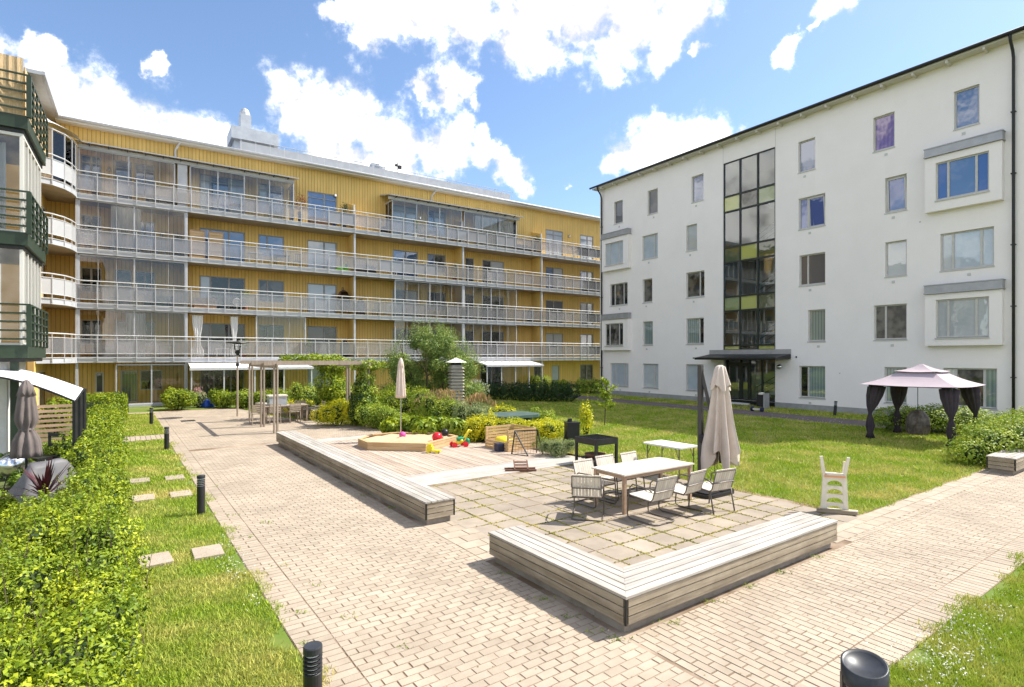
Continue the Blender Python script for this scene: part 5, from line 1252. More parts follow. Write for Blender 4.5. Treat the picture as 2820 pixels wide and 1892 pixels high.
pt = thing('outdoor_table', 'dark green table top with clipped corners among yellow shrubs', 'table', Vector((-.05, 20.3, 0)), CA)
q = MB(); q.prism([(-1.0,-.45),(-.7,-.75),(.7,-.75),(1.0,-.45),(1.0,.45),(.7,.75),(-.7,.75),(-1.0,.45)], .66, .76); obj('top', q, 'green_top', pt)
for x_ in (-.55,.55): bx('leg', pt, (x_,0,.33), (.12,1.0,.66), 'green_top')

# ------------------------------------------------------------------ gazebo
gz = thing('gazebo', 'lilac grey fabric gazebo with dark tied curtains on the lawn', 'gazebo', Vector((14.02, 18.98, 0)), CA)
hx, hz_ = 1.15, 1.9
for x_ in (-hx, hx):
    for y_ in (-hx, hx):
        bx('post', gz, (x_, y_, .96), (.06,.06,1.92), 'dark_metal')
        q = MB(); pr = [(.03,1.88),(.22,1.80),(.20,1.5),(.13,1.15),(.05,.92),(.045,.86),(.08,.72),(.11,.45),(.07,.22),(.12,.04)]
        q.lathe(list(reversed(pr)), 36, wob=lambda t, z: 1+.22*math.sin(9*t)+.1*math.sin(4*t)); 
        for j in range(len(q.v)):
            a, b, c = q.v[j]; k = max(0, min(1, (c-.9)/.9)); q.v[j] = (a-(.20*k)*(1 if x_ > 0 else -1), b-(.12*k)*(1 if y_ > 0 else -1), c)
        obj('curtain', q, 'curtain_dark', gz, (x_, y_, 0), smooth=True)
def pyr(r0, z0, r1, z1, n=8, sag=.05):
    rows = []
    for s in np.linspace(0, 1, n):
        r_ = r0+(r1-r0)*s; z_ = z0+(z1-z0)*s-sag*math.sin(math.pi*s); row = []
        for (xa, ya), (xb, yb_) in [((-1,-1),(1,-1)),((1,-1),(1,1)),((1,1),(-1,1)),((-1,1),(-1,-1))]:
            for f in np.linspace(0, 1, 7)[:-1]: row.append(((xa+(xb-xa)*f)*r_, (ya+(yb_-ya)*f)*r_, z_-.03*math.sin(math.pi*f)*(1-s)))
        row.append(row[0]); rows.append(row)
    b = MB(); b.sheet(rows); return b
obj('roof', pyr(1.38, 1.90, .50, 2.34), 'canvas_lilac', gz); obj('roof_cap', pyr(.62, 2.36, .02, 2.60), 'canvas_lilac', gz)
q = MB(); q.tube([(-hx,-hx,1.86),(hx,-hx,1.86),(hx,hx,1.86),(-hx,hx,1.86),(-hx,-hx,1.86)], .02, 6).tube([(-hx,-hx,1.87),(0,0,2.35),(hx,hx,1.87)], .015, 5).tube([(hx,-hx,1.87),(0,0,2.35),(-hx,hx,1.87)], .015, 5); obj('roof_frame', q, 'dark_metal', gz)
hc = thing('hanging_chair', 'hanging chair under a crinkled brown cover inside the gazebo', 'chair', Vector((14.15, 19.35, 0)))
q = MB(); q.lathe([(.20,.14),(.30,.16),(.34,.30),(.35,.50),(.31,.75),(.20,.92),(.05,1.0)], 40, wob=lambda t, z: 1+.06*math.sin(6*t+1)+.06*math.sin(17*t+z*3)*(1.1-z)+.03*math.sin(25*t+z*9)); obj('cover', q, 'cover_brown', hc)
q = MB(); q.tube([(0,0,1.0),(0,0,1.9)], .012, 5); obj('chain', q, 'dark_metal', hc)

# ------------------------------------------------------------------ pergola, far table, lamp, ventilation tower
pg = thing('pergola', 'tall timber pergola with double posts and long beams', 'pergola', C0, CA)
for b in (.62, 4.15):
    for a in (18.0, 20.3, 22.7):
        for d in (-.055, .055): bx('post', pg, (b+d, a, 1.28), (.055,.13,2.56), 'post_wood')
for b in (.62, 4.15): bx('beam', pg, (b, 20.35, 2.50), (5.3,.05,.17), 'post_wood', R(90))
for a in (18.0, 20.3, 22.7): bx('beam', pg, (2.4, a, 2.60), (4.4,.06,.15), 'post_wood')
ft2 = thing('far_table', 'grey wooden table under the pergola carrying a storage box', 'table', Vector((-10.0, 24.4, 0)), CA)
for i in range(8): bx('slat', ft2, (0, -.42+.12*i, .72), (1.9,.11,.03), 'post_wood')
for x_ in (-.85,.85):
    for y_ in (-.38,.38): bx('leg', ft2, (x_, y_, .35), (.07,.07,.70), 'post_wood')
bx('apron', ft2, (0,0,.66), (1.7,.7,.07), 'post_wood')
sbx = thing('storage_box', 'translucent plastic storage box on the pergola table', 'box', Vector((-10.25, 24.2, .735)), CA)
glassmat('plastic_box', (.8,.85,.9), .05, (.55,.62,.68), .6)
q = MB(); q.box(-.36,.36,-.26,.26,0,.40); obj('box_body', q, 'plastic_box', sbx); bx('lid', sbx, (0,0,.42), (.78,.58,.05), 'white_plastic')
fc = thing('stacking_chair', '-', 'chair', (0,0,0), 0, 'light grey chairs round the pergola table')
for x_ in (-.22,.22):
    q = MB(); q.tube([(x_,.24,0),(x_,.22,.44)], .016, 6).tube([(x_,-.28,0),(x_,-.22,.44),(x_,-.28,.85)], .016, 6).tube([(x_,.20,.44),(x_,.18,.63),(x_,-.24,.64)], .014, 6); obj('side_frame', q, 'post_wood', fc)
for i in range(5): bx('seat_slat', fc, (0,-.18+.095*i,.45), (.44,.08,.018), 'post_wood'); 
for i in range(4): bx('back_slat', fc, (0,-.255-.008*i,.55+.085*i), (.44,.018,.06), 'post_wood')
fcs = [(-10.75,23.35,fa_,'pale wooden chair at the pergola table nearest the lamp post'),(-10.2,23.75,fa_,'pale wooden chair at the pergola table beside the first one'),(-8.75,24.95,CA+R(90),'pale wooden chair at the end of the pergola table by the shrubs'),(-9.6,25.35,fm_a,'pale wooden chair on the far side of the pergola table'),(-9.5,24.15,fa_,'pale wooden chair in the middle of the pergola table side')]
for i, (x_, y_, rz_, l_) in enumerate(fcs):
    if i == 0: fc.location = (x_, y_, 0); fc.rotation_euler = (0,0,rz_); fc['label'] = l_
    else: dup(fc, (x_, y_, 0), rz_, l_)
lm = thing('street_lamp', 'slim grey lamp post with wide flat shade', 'lamp', G(654, 1146.4))
q = MB(); q.tube([(0,0,0),(0,0,2.3)], .045, 8).tube([(0,0,2.3),(0,0,3.0)], .032, 8); obj('pole', q, 'post_wood', lm)
q = MB(); q.lathe([(.032,2.38),(.075,2.42),(.075,2.52),(.032,2.56)], 12).lathe([(.03,2.9),(.11,3.02),(.12,3.10),(.08,3.12)], 12); obj('collar', q, 'dark_metal', lm)
q = MB(); q.lathe([(.07,3.12),(.13,3.16),(.16,3.4),(.10,3.46)], 14); obj('lantern', q, 'glass_clear', lm)
q = MB(); q.lathe([(.10,3.44),(.52,3.50),(.50,3.53),(.10,3.58),(.02,3.6)], 22); obj('shade', q, 'dark_metal', lm)
vt = thing('ventilation_tower', 'grey louvred ventilation tower with white pyramid cap', 'vent tower', Vector((-2.62, 26, 0)), R(20))
q = MB(); q.box(-.25,.25,-.25,.25,0,2.45); obj('shaft', q, 'plinth', vt)
for i in range(16):
    q = MB(); z = .12+.145*i; q.add([(-.34,-.34,z),(.34,-.34,z),(.34,.34,z),(-.34,.34,z),(-.25,-.25,z+.085),(.25,-.25,z+.085),(.25,.25,z+.085),(-.25,.25,z+.085)],[(3,2,1,0),(0,1,5,4),(1,2,6,5),(2,3,7,6),(3,0,4,7)]); obj('louvre', q, 'louvre_metal', vt)
bx('shaded_gap', vt, (0,0,2.52), (.38,.38,.14), 'dark_metal')  # dark block stands in for the shade in the open gap under the cap
q = MB(); q.add([(-.42,-.42,2.58),(.42,-.42,2.58),(.42,.42,2.58),(-.42,.42,2.58),(0,0,2.80)],[(3,2,1,0),(0,1,4),(1,2,4),(2,3,4),(3,0,4)]); obj('cap', q, 'white_paint', vt)
# ------------------------------------------------------------------ bollards
def bollard_proto():
    t = thing('bollard', '-', 'bollard', (0,0,0), 0, 'black light bollards along the paths')
    q = MB(); q.lathe([(.068,0),(.068,.50),(.060,.505)], 20); obj('tube', q, 'bollard_black', t, smooth=False)
    q = MB(); q.lathe([(.050,.50),(.050,.645)], 16); obj('lens', q, 'lamp_white', t)
    for i in range(4): q = MB(); z = .525+.031*i; q.lathe([(.052,z),(.069,z-.006),(.069,z+.004),(.052,z+.010)], 20); obj('louvre', q, 'bollard_black', t)
    q = MB(); q.lathe([(.069,.645),(.069,.690),(.064,.70),(.0,.702)], 20); obj('cap', q, 'bollard_top', t)
    return t
bp_ = bollard_proto()
bl_sp = [((-1.485,4.136,0),'nearest black bollard at the grass edge, cut by the picture bottom'),(tuple(G(553.5,1415)),'second black bollard at the grass edge beside the nearest path'),(tuple(G(459,1239)),'black bollard by the paved strip across the grass'),(tuple(G(416.8,1169)),'black bollard on the farther grass patch'),(tuple(G(350,1135.5)),'farthest black bollard by the trimmed hedge end'),(tuple(WQ(-.1,-2.35)),'black bollard on the verge before the left white building windows'),(tuple(WQ(15.0,-1.75)),'slightly leaning black bollard on the verge near the gazebo')]
for i, (p, l_) in enumerate(bl_sp):
    if i == 0: bp_.location = p; bp_['label'] = l_
    else: o = dup(bp_, p, 0, l_)
o.rotation_euler = (0, R(5), 0)
bb = thing('big_bollard', 'large black bollard lamp with slanted hollow top in the corner', 'bollard', Vector((2.16, 3.40, 0)), R(15))
q = MB(); n_ = 36; r_ = .127
def ring(r, zf): return [(r*math.cos(2*math.pi*k/n_), r*math.sin(2*math.pi*k/n_), zf(2*math.pi*k/n_)) for k in range(n_)]
zt = lambda t: .97+.028*math.cos(t-.7)
rs_ = [ring(r_, lambda t: 0), ring(r_, lambda t: .70)]; q.v = [p for r in rs_ for p in r]; q.f = [(k,(k+1) % n_,n_+(k+1) % n_,n_+k) for k in range(n_)]; obj('tube', q, 'bollard_black', bb, smooth=True)
q = MB(); rs_ = [ring(r_, lambda t: zt(t)-.10), ring(r_, zt), ring(r_-.012, lambda t: zt(t)+.004), ring(r_-.02, lambda t: zt(t)-.012), ring(.0005, lambda t: .958)]
q.v = [p for r in rs_ for p in r]
for i in range(4): q.f += [(i*n_+k,i*n_+(k+1) % n_,(i+1)*n_+(k+1) % n_,(i+1)*n_+k) for k in range(n_)]
obj('cap', q, 'bollard_top', bb, smooth=True)
for k in range(3): a = k*2.1+.5; bx('strut', bb, (r_*.93*math.cos(a), r_*.93*math.sin(a), .78), (.02,.05,.22), 'bollard_black', a)
q = MB(); q.lathe([(.10,.68),(.105,.80),(.06,.9)], 20); obj('lens', q, 'lamp_white', bb, smooth=True)
# ------------------------------------------------------------------ small things by the entrance and facades
eb = thing('entrance_bin', 'black waste bin in grey holder by the glazed entrance', 'bin', WQ(11.0, -1.35), WR)
q = MB(); q.box(-.22,.16,-.18,.18,.12,.78); obj('bin_body', q, 'bollard_black', eb); bx('holder', eb, (.24,0,.42), (.10,.42,.88), 'zinc'); q = MB(); q.lathe([(.18,0),(.17,.08),(.06,.12)], 10, (-.03,0,.78)); obj('bag', q, 'white_plastic', eb)
hb = thing('hoverboard', 'white and navy hoverboard left on the asphalt path', 'hoverboard', G(2085, 1133), WR)
for x_ in (-.27,.27): q = MB(); q.lathe([(.03,-.06),(.12,-.05),(.12,.05),(.03,.06)], 14); obj('wheel', q, 'navy', hb, (x_, 0, .12), rot=(0,R(90),0))
q = MB(); q.box(-.20,.20,-.08,.08,.08,.16); obj('deck_board', q, 'white_plastic', hb)
tp = bush('tarpaulin', 'crumpled blue tarpaulin before the hedge by the terrace', G(570, 1121), [(0,0,.15,.30,.25,.22),(.2,.1,.12,.2,.2,.18)], 10, .05, 'leaf_mid')
for c in list(tp.children): bpy.data.objects.remove(c)
tp['category'] = 'tarpaulin'
q = MB(); q.lathe([(.34,0),(.30,.15),(.22,.36),(.05,.44)], 18, wob=lambda t, z: 1+.18*math.sin(4*t)+.12*math.sin(9*t+z*9)); obj('sheet', q, 'blue_tarp', tp, smooth=True)
q = MB(); q.box(-.5,-.2,-.1,.3,0,.22); obj('crate', q, 'soil', tp)
bx('manhole', paving, G(518, 1159)+Vector((0,0,.002)), (.55,.55,.01), 'dark_metal', CA)
# ------------------------------------------------------------------ hedges and shrubs
def hedge_leaves(b0, b1, a0, a1, h, n, size, wav=.13, sprig=.09):
    """leaves in the outer layer of a long clipped hedge, in the courtyard grid"""
    wt_, ws = (b1-b0), h
    k = rng.random(n); per = wt_+2*ws
    side = rng.choice(3, n, p=[wt_/per, ws/per, ws/per]); s = rng.random(n)
    a = rng.uniform(a0, a1, n); dep = rng.exponential(.06, n)
    b_ = rng.random(n)*0+s; hh = h*(1+wav*(np.sin(a*1.7+b0)*.6+np.sin(a*3.9+1+s*3)*.7+np.sin(a*9+2+s*6)*.35+np.sin(a*15+s*11)*.22)); bul = .07*(np.sin(a*2.6)+np.sin(a*5.3+1)+.5*np.sin(a*11))
    b = np.where(side == 0, b0+s*wt_, np.where(side == 1, b0-bul*.6+dep, b1+bul-dep)); z = np.where(side == 0, hh-dep+rng.exponential(sprig, n)*(rng.random(n) < .25), s*hh)
    edge = (side == 0)*np.maximum(0, np.abs(s-.5)*2-.75)*.5*h; z = z-edge
    X = C0.x+BX.x*b+AY.x*a; Y = C0.y+BX.y*b+AY.y*a
    nb = np.where(side == 0, 0, np.where(side == 1, -1, 1)); N = np.stack([BX.x*nb, BX.y*nb, (side == 0)*1.0], 1)
    P = np.stack([X, Y, z], 1); N = unit(N*.7+rng.normal(size=P.shape)*.6+np.array([0,0,.35]))
    return leafquads(P, N, size, .5)
def hedge(name, label, segs, m, group=None, sprig=.06):
    t = thing(name, label, 'hedge', (0,0,0), 0, group)
    V = np.concatenate([hedge_leaves(*s, sprig=sprig) for s in segs]); link('foliage', npmesh('foliage', V, 4, m), t)
    q = MB()
    for b0, b1, a0, a1, h, *_ in segs:
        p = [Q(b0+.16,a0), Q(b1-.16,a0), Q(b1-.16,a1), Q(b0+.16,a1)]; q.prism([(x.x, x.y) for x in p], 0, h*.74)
    obj('filler_core', q, 'core', t); return t  # added dark block inside the hedge, keeps light from leaking through
def shrub_row(label):
    t = thing('hedge', label, 'hedge'); r_ = random.Random(4); a = -1.2; layers = {'near': [], 'mid': [], 'far': []}; tw = MB(); SH = []
    while a < 25.2:
        for k in range(2):
            b = -4.50-.46*k+r_.gauss(0,.08) if a < 8 else -4.42-.40*k+r_.gauss(0,.06); h = .94*r_.uniform(.80,1.10)*(.55 if k and 6.3 < a < 11 else 1); p = Q(b, a+r_.gauss(0,.06)); rr = r_.uniform(.33,.50) if a < 12 else r_.uniform(.36,.46)
            key = 'near' if a < 4 else 'mid' if a < 10.5 else 'far'
            layers[key] += [(p.x, p.y, h*.42, rr*.9, rr*.9, h*.48), (p.x+r_.gauss(0,.08), p.y+r_.gauss(0,.08), h*.78, rr*.72, rr*.72, h*.30)]
            tw.tube([(p.x,p.y,0),(p.x+r_.gauss(0,.06),p.y+r_.gauss(0,.06),h*.5)], [.015,.008], 4)
            for q_ in range(7 if a < 11 else 3):
                x_, y_, z_ = p.x+r_.gauss(0,.15), p.y+r_.gauss(0,.15), h*r_.uniform(.75,1.0); dx, dy_, L = r_.gauss(0,.05), r_.gauss(0,.05), r_.uniform(.08,.20); tw.tube([(x_,y_,z_-.2),(x_+dx,y_+dy_,z_+L)], [.005,.002], 3)
                for m_ in range(14):
                    f = m_/13; SH.append((x_+dx*f+r_.gauss(0,.016), y_+dy_*f+r_.gauss(0,.016), z_+L*f, .85 if a < 4 else 1.05 if a < 10.5 else 1.6))
        a += .44 if a < 12 else .46
    V = [blobleaves(layers['near'], 72000, .041, .62, .2, .52, .35), blobleaves(layers['mid'], 56000, .046, .62, .2, .52, .35), blobleaves(layers['far'], 32000, .075, .62, .2, .52, .35)]
    SH = np.array(SH)
    for f in (.85, 1.05, 1.6): P = SH[SH[:,3] == f][:,:3]; V.append(leafquads(P, unit(rng.normal(size=P.shape)+np.array([0,0,.3])), .042*f*1.1, .5))
    link('foliage', npmesh('foliage', np.concatenate(V), 4, 'leaf_lime'), t)
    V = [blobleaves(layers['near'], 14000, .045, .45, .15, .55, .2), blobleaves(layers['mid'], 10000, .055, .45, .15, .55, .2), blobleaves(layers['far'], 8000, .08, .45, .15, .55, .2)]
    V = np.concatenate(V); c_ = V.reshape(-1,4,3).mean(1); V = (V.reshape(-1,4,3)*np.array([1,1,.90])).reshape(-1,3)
    link('inner_foliage', npmesh('inner_foliage', V, 4, 'leaf_dark'), t); tag(obj('twigs', tw, 'bark', t), kind='stuff')  # dark inner leaves put deep shade into the hedge gaps
    tag(obj('filler_core', core([e for k in layers for e in layers[k]], .45), 'core', t), kind='stuff')  # added dark hulls within the shrubs, block light from passing
shrub_row('long loose lime green hedge along the garden side of the grass')
hedge('hedge', 'clipped square hedge end near the yellow building', [(-5.9,-3.9,26.0,28.6,1.05,9000,.085)], 'leaf_lime', sprig=.02)
def pb(name, label, u, v0, v1, w, n, size, m, Y=None, dy=None, k=6, cat='bush', **kw):
    """shrub whose base sits on the ground under image column u; v0 = row of its foot, v1 = row of its top, w = width in image pixels"""
    Y = Y or F*H/(v0-HOR); zt = H-(v1-HOR)/F*Y; W = w/F*Y*1.12; zt *= 1.04; p = Vector(((u-CX)/F*Y, Y, 0)); dy = dy or W*.8
    r_ = random.Random(int(u*7+v1)); e = [(0,0,zt*.42,W*.36,dy*.36,zt*.46)]
    for i in range(k):
        a = i*2*math.pi/k+r_.random(); rr = r_.uniform(.5,.72); e.append((W*.5*rr*math.cos(a), dy*.5*rr*math.sin(a), zt*r_.uniform(.28,.62), W*.5*r_.uniform(.34,.5), dy*.5*r_.uniform(.34,.5), zt*r_.uniform(.26,.38)))
    return bush(name, label, p, e, n, size, m, cat=cat, **kw)
def plumes(u, v0, v1, w, n, m, Y, size=.05, nm='plumes'):
    zt = H-(v1-HOR)/F*Y; W = w/F*Y; x_ = rng.normal(size=n)*W*.26; y_ = rng.normal(size=n)*W*.2; z_ = zt*(1-.25*rng.random(n)-.25*(x_/W*2)**2)
    P = np.stack([x_, y_, z_], 1); N = unit(rng.normal(size=P.shape)*np.array([1,1,.2])); T = np.array([[0,0,1.0]])+rng.normal(size=P.shape)*.2; B = unit(np.cross(N, T)); T = unit(T)
    L = size*rng.uniform(.7,1.6,(n,1)); V = np.stack([P-T*L, P+B*L*.28, P+T*L, P-B*L*.28], 1); return (V.reshape(-1,3), m, nm)
# along the yellow building
pb('shrub', 'round clipped lime shrub left of the blue tarpaulin', 488, 1128, 1066, 86, 6000, .085, 'leaf_lime')
pb('shrub', 'pale pink flowered shrub between round shrub and tarpaulin', 545, 1122, 1070, 40, 1600, .08, 'leaf_silver', extra=plumes(545,1122,1066,40,120,'petal_pink',31,.05,'blossom'))
for i, (u, w) in enumerate([(612,70),(670,74),(730,76),(785,64)]):
    pb('shrub', 'light green shrub in the row before the white terrace, number %s from the lamp side' % ['one','two','three','four'][i], u, 1122+i, 1066, w, 3600, .09, 'leaf_lime' if i % 2 == 0 else 'leaf_fresh', dy=1.3)
pb('shrub', 'yellow green shrub against the terrace end', 842, 1124, 1044, 80, 4200, .085, 'leaf_fresh', Y=28)
pb('shrub', 'low yellow groundcover behind the pergola bench', 825, 1128, 1092, 86, 2600, .08, 'leaf_yellow', Y=26.5)
pb('shrub', 'mid green shrub under the pergola vine', 900, 1130, 1062, 60, 3200, .085, 'leaf_mid', Y=26)
# flower bed
pb('shrub', 'large yellow flowering shrub beside the pergola floor', 925, 1172, 1092, 118, 7500, .060, 'leaf_yellow')
pb('shrub', 'dense green shrub between yellow shrub and sandpit parasol', 1045, 1180, 1100, 116, 7500, .062, 'leaf_fresh')
pb('shrub', 'tall feathery yellow green perennials behind the sandpit parasol', 1105, 1150, 1048, 170, 9000, .095, 'leaf_lime', Y=24, asp=.22, up=.1, droop=.2)
pb('shrub', 'broad leaved hosta clump behind the sandpit on the path side', 1100, 1200, 1142, 96, 1500, .17, 'leaf_lime', asp=.62, k=5)
pb('shrub', 'broad leaved hosta clump right behind the sandpit', 1180, 1206, 1140, 100, 1600, .17, 'leaf_lime', asp=.62, k=5)
pb('shrub', 'broad leaved hosta clump nearest the toy pushcart', 1258, 1210, 1148, 80, 1200, .16, 'leaf_fresh', asp=.62, k=5)
pb('shrub', 'shrub with rusty pink plumes before the ventilation tower', 1220, 1160, 1078, 124, 7000, .065, 'leaf_fresh', Y=22.5, extra=plumes(1220,1160,1070,140,420,'leaf_rust',22.5,.06))
pb('shrub', 'reddish brown grass spikes beside the ventilation tower', 1318, 1150, 1090, 84, 1800, .08, 'leaf_silver', Y=24, asp=.15, up=.0, extra=plumes(1318,1150,1084,84,380,'leaf_rust',24,.09))
pb('shrub', 'silvery green perennials left of the green table top', 1305, 1165, 1096, 110, 6000, .075, 'leaf_silver', Y=21, asp=.25)
pb('shrub', 'yellow shrub behind the green table top', 1382, 1140, 1106, 70, 2600, .07, 'leaf_yellow', Y=24)
pb('shrub', 'bright yellow shrub left of the pine crate', 1322, 1214, 1128, 96, 6800, .055, 'leaf_yellow')
pb('shrub', 'bright yellow shrub behind the pine crate', 1402, 1200, 1140, 100, 5200, .06, 'leaf_yellow', Y=19.2)
pb('shrub', 'bright yellow shrub between pine crate and waste bin', 1500, 1218, 1144, 124, 7000, .055, 'leaf_yellow')
pb('shrub', 'grey green lavender around the waste bin foot', 1535, 1256, 1200, 100, 5200, .05, 'leaf_silver', asp=.2, up=.1, lump=.1)
pb('shrub', 'small loose green shrub right of the green table top', 1494, 1172, 1116, 66, 2200, .07, 'leaf_fresh', Y=21.5, inner=False)
pb('shrub', 'slim upright yellow green shrub on the lawn', 1614, 1197, 1092, 40, 900, .075, 'leaf_yellow', inner=False, k=6, lump=.4, shell=.3)
soil = flat('flower_bed', qpoly([(5.5,12.6),(4.3,15.7),(4.05,18.4),(3.3,21.6),(2.1,26),(4,28),(9,24),(9.2,16),(6.9,10.2),(6.35,8.3)]), -.008, 'soil', label='dark soil of the mixed flower bed')
# low mixed planting that fills the bed between the shrubs
bedpoly = [(5.5,12.6),(4.3,15.7),(4.05,18.4),(3.3,21.6),(2.4,25.5),(4,27.5),(8.6,23.5),(8.4,16),(6.9,10.4),(6.4,8.6)]
for nm, m_, n_, sz, hh in [('groundcover','leaf_fresh',26000,.075,.55),('groundcover','leaf_lime',14000,.07,.6),('groundcover','leaf_silver',9000,.07,.5)]:
    bb_, aa_ = rng.uniform(2.4,8.6,n_*2), rng.uniform(8.6,27.5,n_*2); ok_ = np.array([inpoly(b, a, bedpoly) for b, a in zip(bb_, aa_)]); bb_, aa_ = bb_[ok_], aa_[ok_]
    ph_ = {'leaf_fresh': 0, 'leaf_lime': 2.1, 'leaf_silver': 4.2}[m_]
    lum = np.sin(bb_*2.1+ph_)+np.sin(aa_*1.7+ph_*2)+.6*np.sin(bb_*4.3+aa_*3.1); kk = lum > -.3; bb_, aa_, lum = bb_[kk], aa_[kk], lum[kk]
    zz = hh*(.35+.28*np.clip(lum,0,2.2))*np.sqrt(rng.random(len(bb_)))
    P_ = np.stack([C0.x+BX.x*bb_+AY.x*aa_, C0.y+BX.y*bb_+AY.y*aa_, zz], 1)
    o = link(nm, npmesh(nm, leafquads(P_, unit(rng.normal(size=P_.shape)*.6+np.array([0,0,.8])), sz, .45), 4, m_)); tag(o, {'leaf_fresh': 'mixed mid green groundcover filling the flower bed', 'leaf_lime': 'yellow green groundcover patches in the flower bed', 'leaf_silver': 'silvery groundcover patches in the flower bed'}[m_], 'groundcover', kind='stuff')
# climbing vine
vn = thing('climbing_vine', 'leafy green vine climbing over the far pergola posts', 'vine', Q(4.05, 22.4))
link('foliage', npmesh('foliage', blobleaves([(0,0,1.5,.75,.75,1.1),(.1,.1,2.45,.8,.7,.5),(-.6,-.2,2.72,.9,.7,.28),(-1.5,-.6,2.75,.7,.6,.22),(.5,-.3,1.0,.7,.7,.8)], 8500, .095, .5, .2, .7, .5, .2), 4, 'leaf_lime'), vn)
q = MB(); q.tube([(0,0,0),(.05,.05,1.3),(-.1,0,2.5)], [.04,.03,.02], 6).tube([(.15,0,0),(.1,.1,1.4),(.2,0,2.4)], [.03,.025,.015], 6); obj('stem', q, 'bark', vn)
vn = thing('climbing_vine', 'dark cone shaped vine wrapped round the nearest pergola post', 'vine', Q(4.1, 18.2))
link('foliage', npmesh('foliage', blobleaves([(0,0,.7,.62,.62,.7),(0,0,1.4,.50,.50,.65),(.05,0,2.0,.36,.36,.5),(.1,.1,2.5,.7,.5,.25),(-.25,.2,.5,.5,.5,.5)], 8000, .085, .55, .2, .65, .4, .2), 4, 'leaf_fresh'), vn)
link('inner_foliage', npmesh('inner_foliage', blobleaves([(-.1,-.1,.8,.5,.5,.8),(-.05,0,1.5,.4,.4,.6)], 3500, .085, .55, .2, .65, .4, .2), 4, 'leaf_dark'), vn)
q = MB(); q.tube([(0,0,0),(.05,.05,1.3),(-.1,0,2.5)], [.04,.03,.02], 6); obj('stem', q, 'bark', vn)
# dark hedge in the shade and light hedges behind it
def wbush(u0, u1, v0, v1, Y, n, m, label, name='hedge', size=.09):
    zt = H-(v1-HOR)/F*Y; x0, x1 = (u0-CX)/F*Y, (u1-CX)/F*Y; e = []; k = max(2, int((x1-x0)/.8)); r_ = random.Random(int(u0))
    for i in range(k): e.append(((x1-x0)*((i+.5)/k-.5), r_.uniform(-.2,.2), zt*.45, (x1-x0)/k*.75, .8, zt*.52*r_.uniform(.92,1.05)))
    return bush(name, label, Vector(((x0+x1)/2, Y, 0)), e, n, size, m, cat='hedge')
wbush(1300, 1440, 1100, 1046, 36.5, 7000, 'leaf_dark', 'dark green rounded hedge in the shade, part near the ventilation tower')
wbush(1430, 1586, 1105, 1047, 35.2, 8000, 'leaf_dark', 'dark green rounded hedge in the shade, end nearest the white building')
wbush(1458, 1512, 1060, 1028, 46, 2500, 'leaf_lime', 'small yellow green hedge left of the yellow building door', size=.11)
wbush(1520, 1562, 1066, 1042, 44, 2200, 'leaf_lime', 'low yellow green hedge below the grey door', size=.11)
wbush(1588, 1652, 1072, 1038, 43, 3200, 'leaf_fresh', 'light green hedge at the white building corner', size=.11)
pb('shrub', 'pale flowering shrub between tree and dark hedge', 1310, 1120, 1046, 70, 2200, .09, 'leaf_silver', Y=32, inner=False, extra=plumes(1310,1120,1044,70,140,'petal_white',32,.05,'blossom'))
# big bushes near the gazebo
def gbush(label, p, e, n, size=.075): return bush('bush', label, p, e, n, size, 'leaf_fresh', up=.6, lump=.12)
gbush('big spreading green bush hanging over the short bench end', Vector((13.2, 15.0, 0)), [(-1.0,-.3,.32,.6,.6,.38),(-.35,-.2,.5,.8,.7,.55),(.5,0,.62,1.0,.9,.66),(1.4,.4,.62,1.0,.9,.68),(.2,.6,.5,.8,.7,.55),(1.0,1.0,.6,1.0,.8,.62)], 17000)
gbush('green bush right behind the gazebo corner post', Vector((16.3, 17.6, 0)), [(-.5,0,.5,.7,.8,.55),(0,0,.6,1.0,1.0,.65),(1.0,.3,.62,1.1,1.0,.68),(1.9,.6,.6,1.0,.9,.65)], 10000)
gbush('green bush row behind the hanging chair', Vector((15.8, 20.9, 0)), [(-1.1,.2,.5,.9,.8,.52),(0,0,.52,1.0,.9,.55),(1.0,-.2,.5,1.0,.9,.55)], 9000, .085)
# ------------------------------------------------------------------ trees
tr_ = thing('tree', 'multi stemmed grey green tree before the yellow building', 'tree', Vector((-4.0, 27.6, 0)))
q = MB(); random.seed(21); tips = []
for i in range(7):
    a = i*.9; b = Vector((.15*math.cos(a), .15*math.sin(a), 0)); m_ = b+Vector((.5*math.cos(a), .5*math.sin(a), 1.1)); e = m_+Vector((1.0*math.cos(a+.3), .9*math.sin(a+.3), 1.5+.5*random.random()))
    q.tube([b, m_, e], [.07,.05,.02], 6); tips.append(e)
    for j in range(3):
        d = Vector((random.gauss(0,1), random.gauss(0,1), random.uniform(.1,1.0))).normalized(); q.tube([m_.lerp(e,.4+.2*j), m_.lerp(e,.4+.2*j)+d*1.1], [.025,.008], 5)
obj('trunk', q, 'bark', tr_)
r_ = random.Random(8); ce = []
for i in range(54):
    x_ = r_.uniform(-2.5, 2.5); top = 4.1-.30*x_*x_; z_ = r_.uniform(.9, max(1.3, top)); rr = r_.uniform(.30,.62); ce.append((x_*(1.05-.12*z_), r_.uniform(-1.2,1.2), z_, rr, rr, rr*r_.uniform(.8,1.3)))
link('crown', npmesh('crown', blobleaves(ce, 60000, .095, .25, .25, .38, .2, .35, zmin=.4), 4, 'leaf_tree'), tr_)
tips_ = np.array([(rng.uniform(-2.4,2.4), rng.uniform(-.8,.8)) for _ in range(120)]); SP = []
for x_, y_ in tips_:
    top = 4.3-.32*x_*x_+rng.uniform(-.2,.55)
    for k in range(26): SP.append((x_+rng.normal()*.05+.01*k*np.sign(x_), y_+rng.normal()*.05, top-.025*k+rng.normal()*.03))
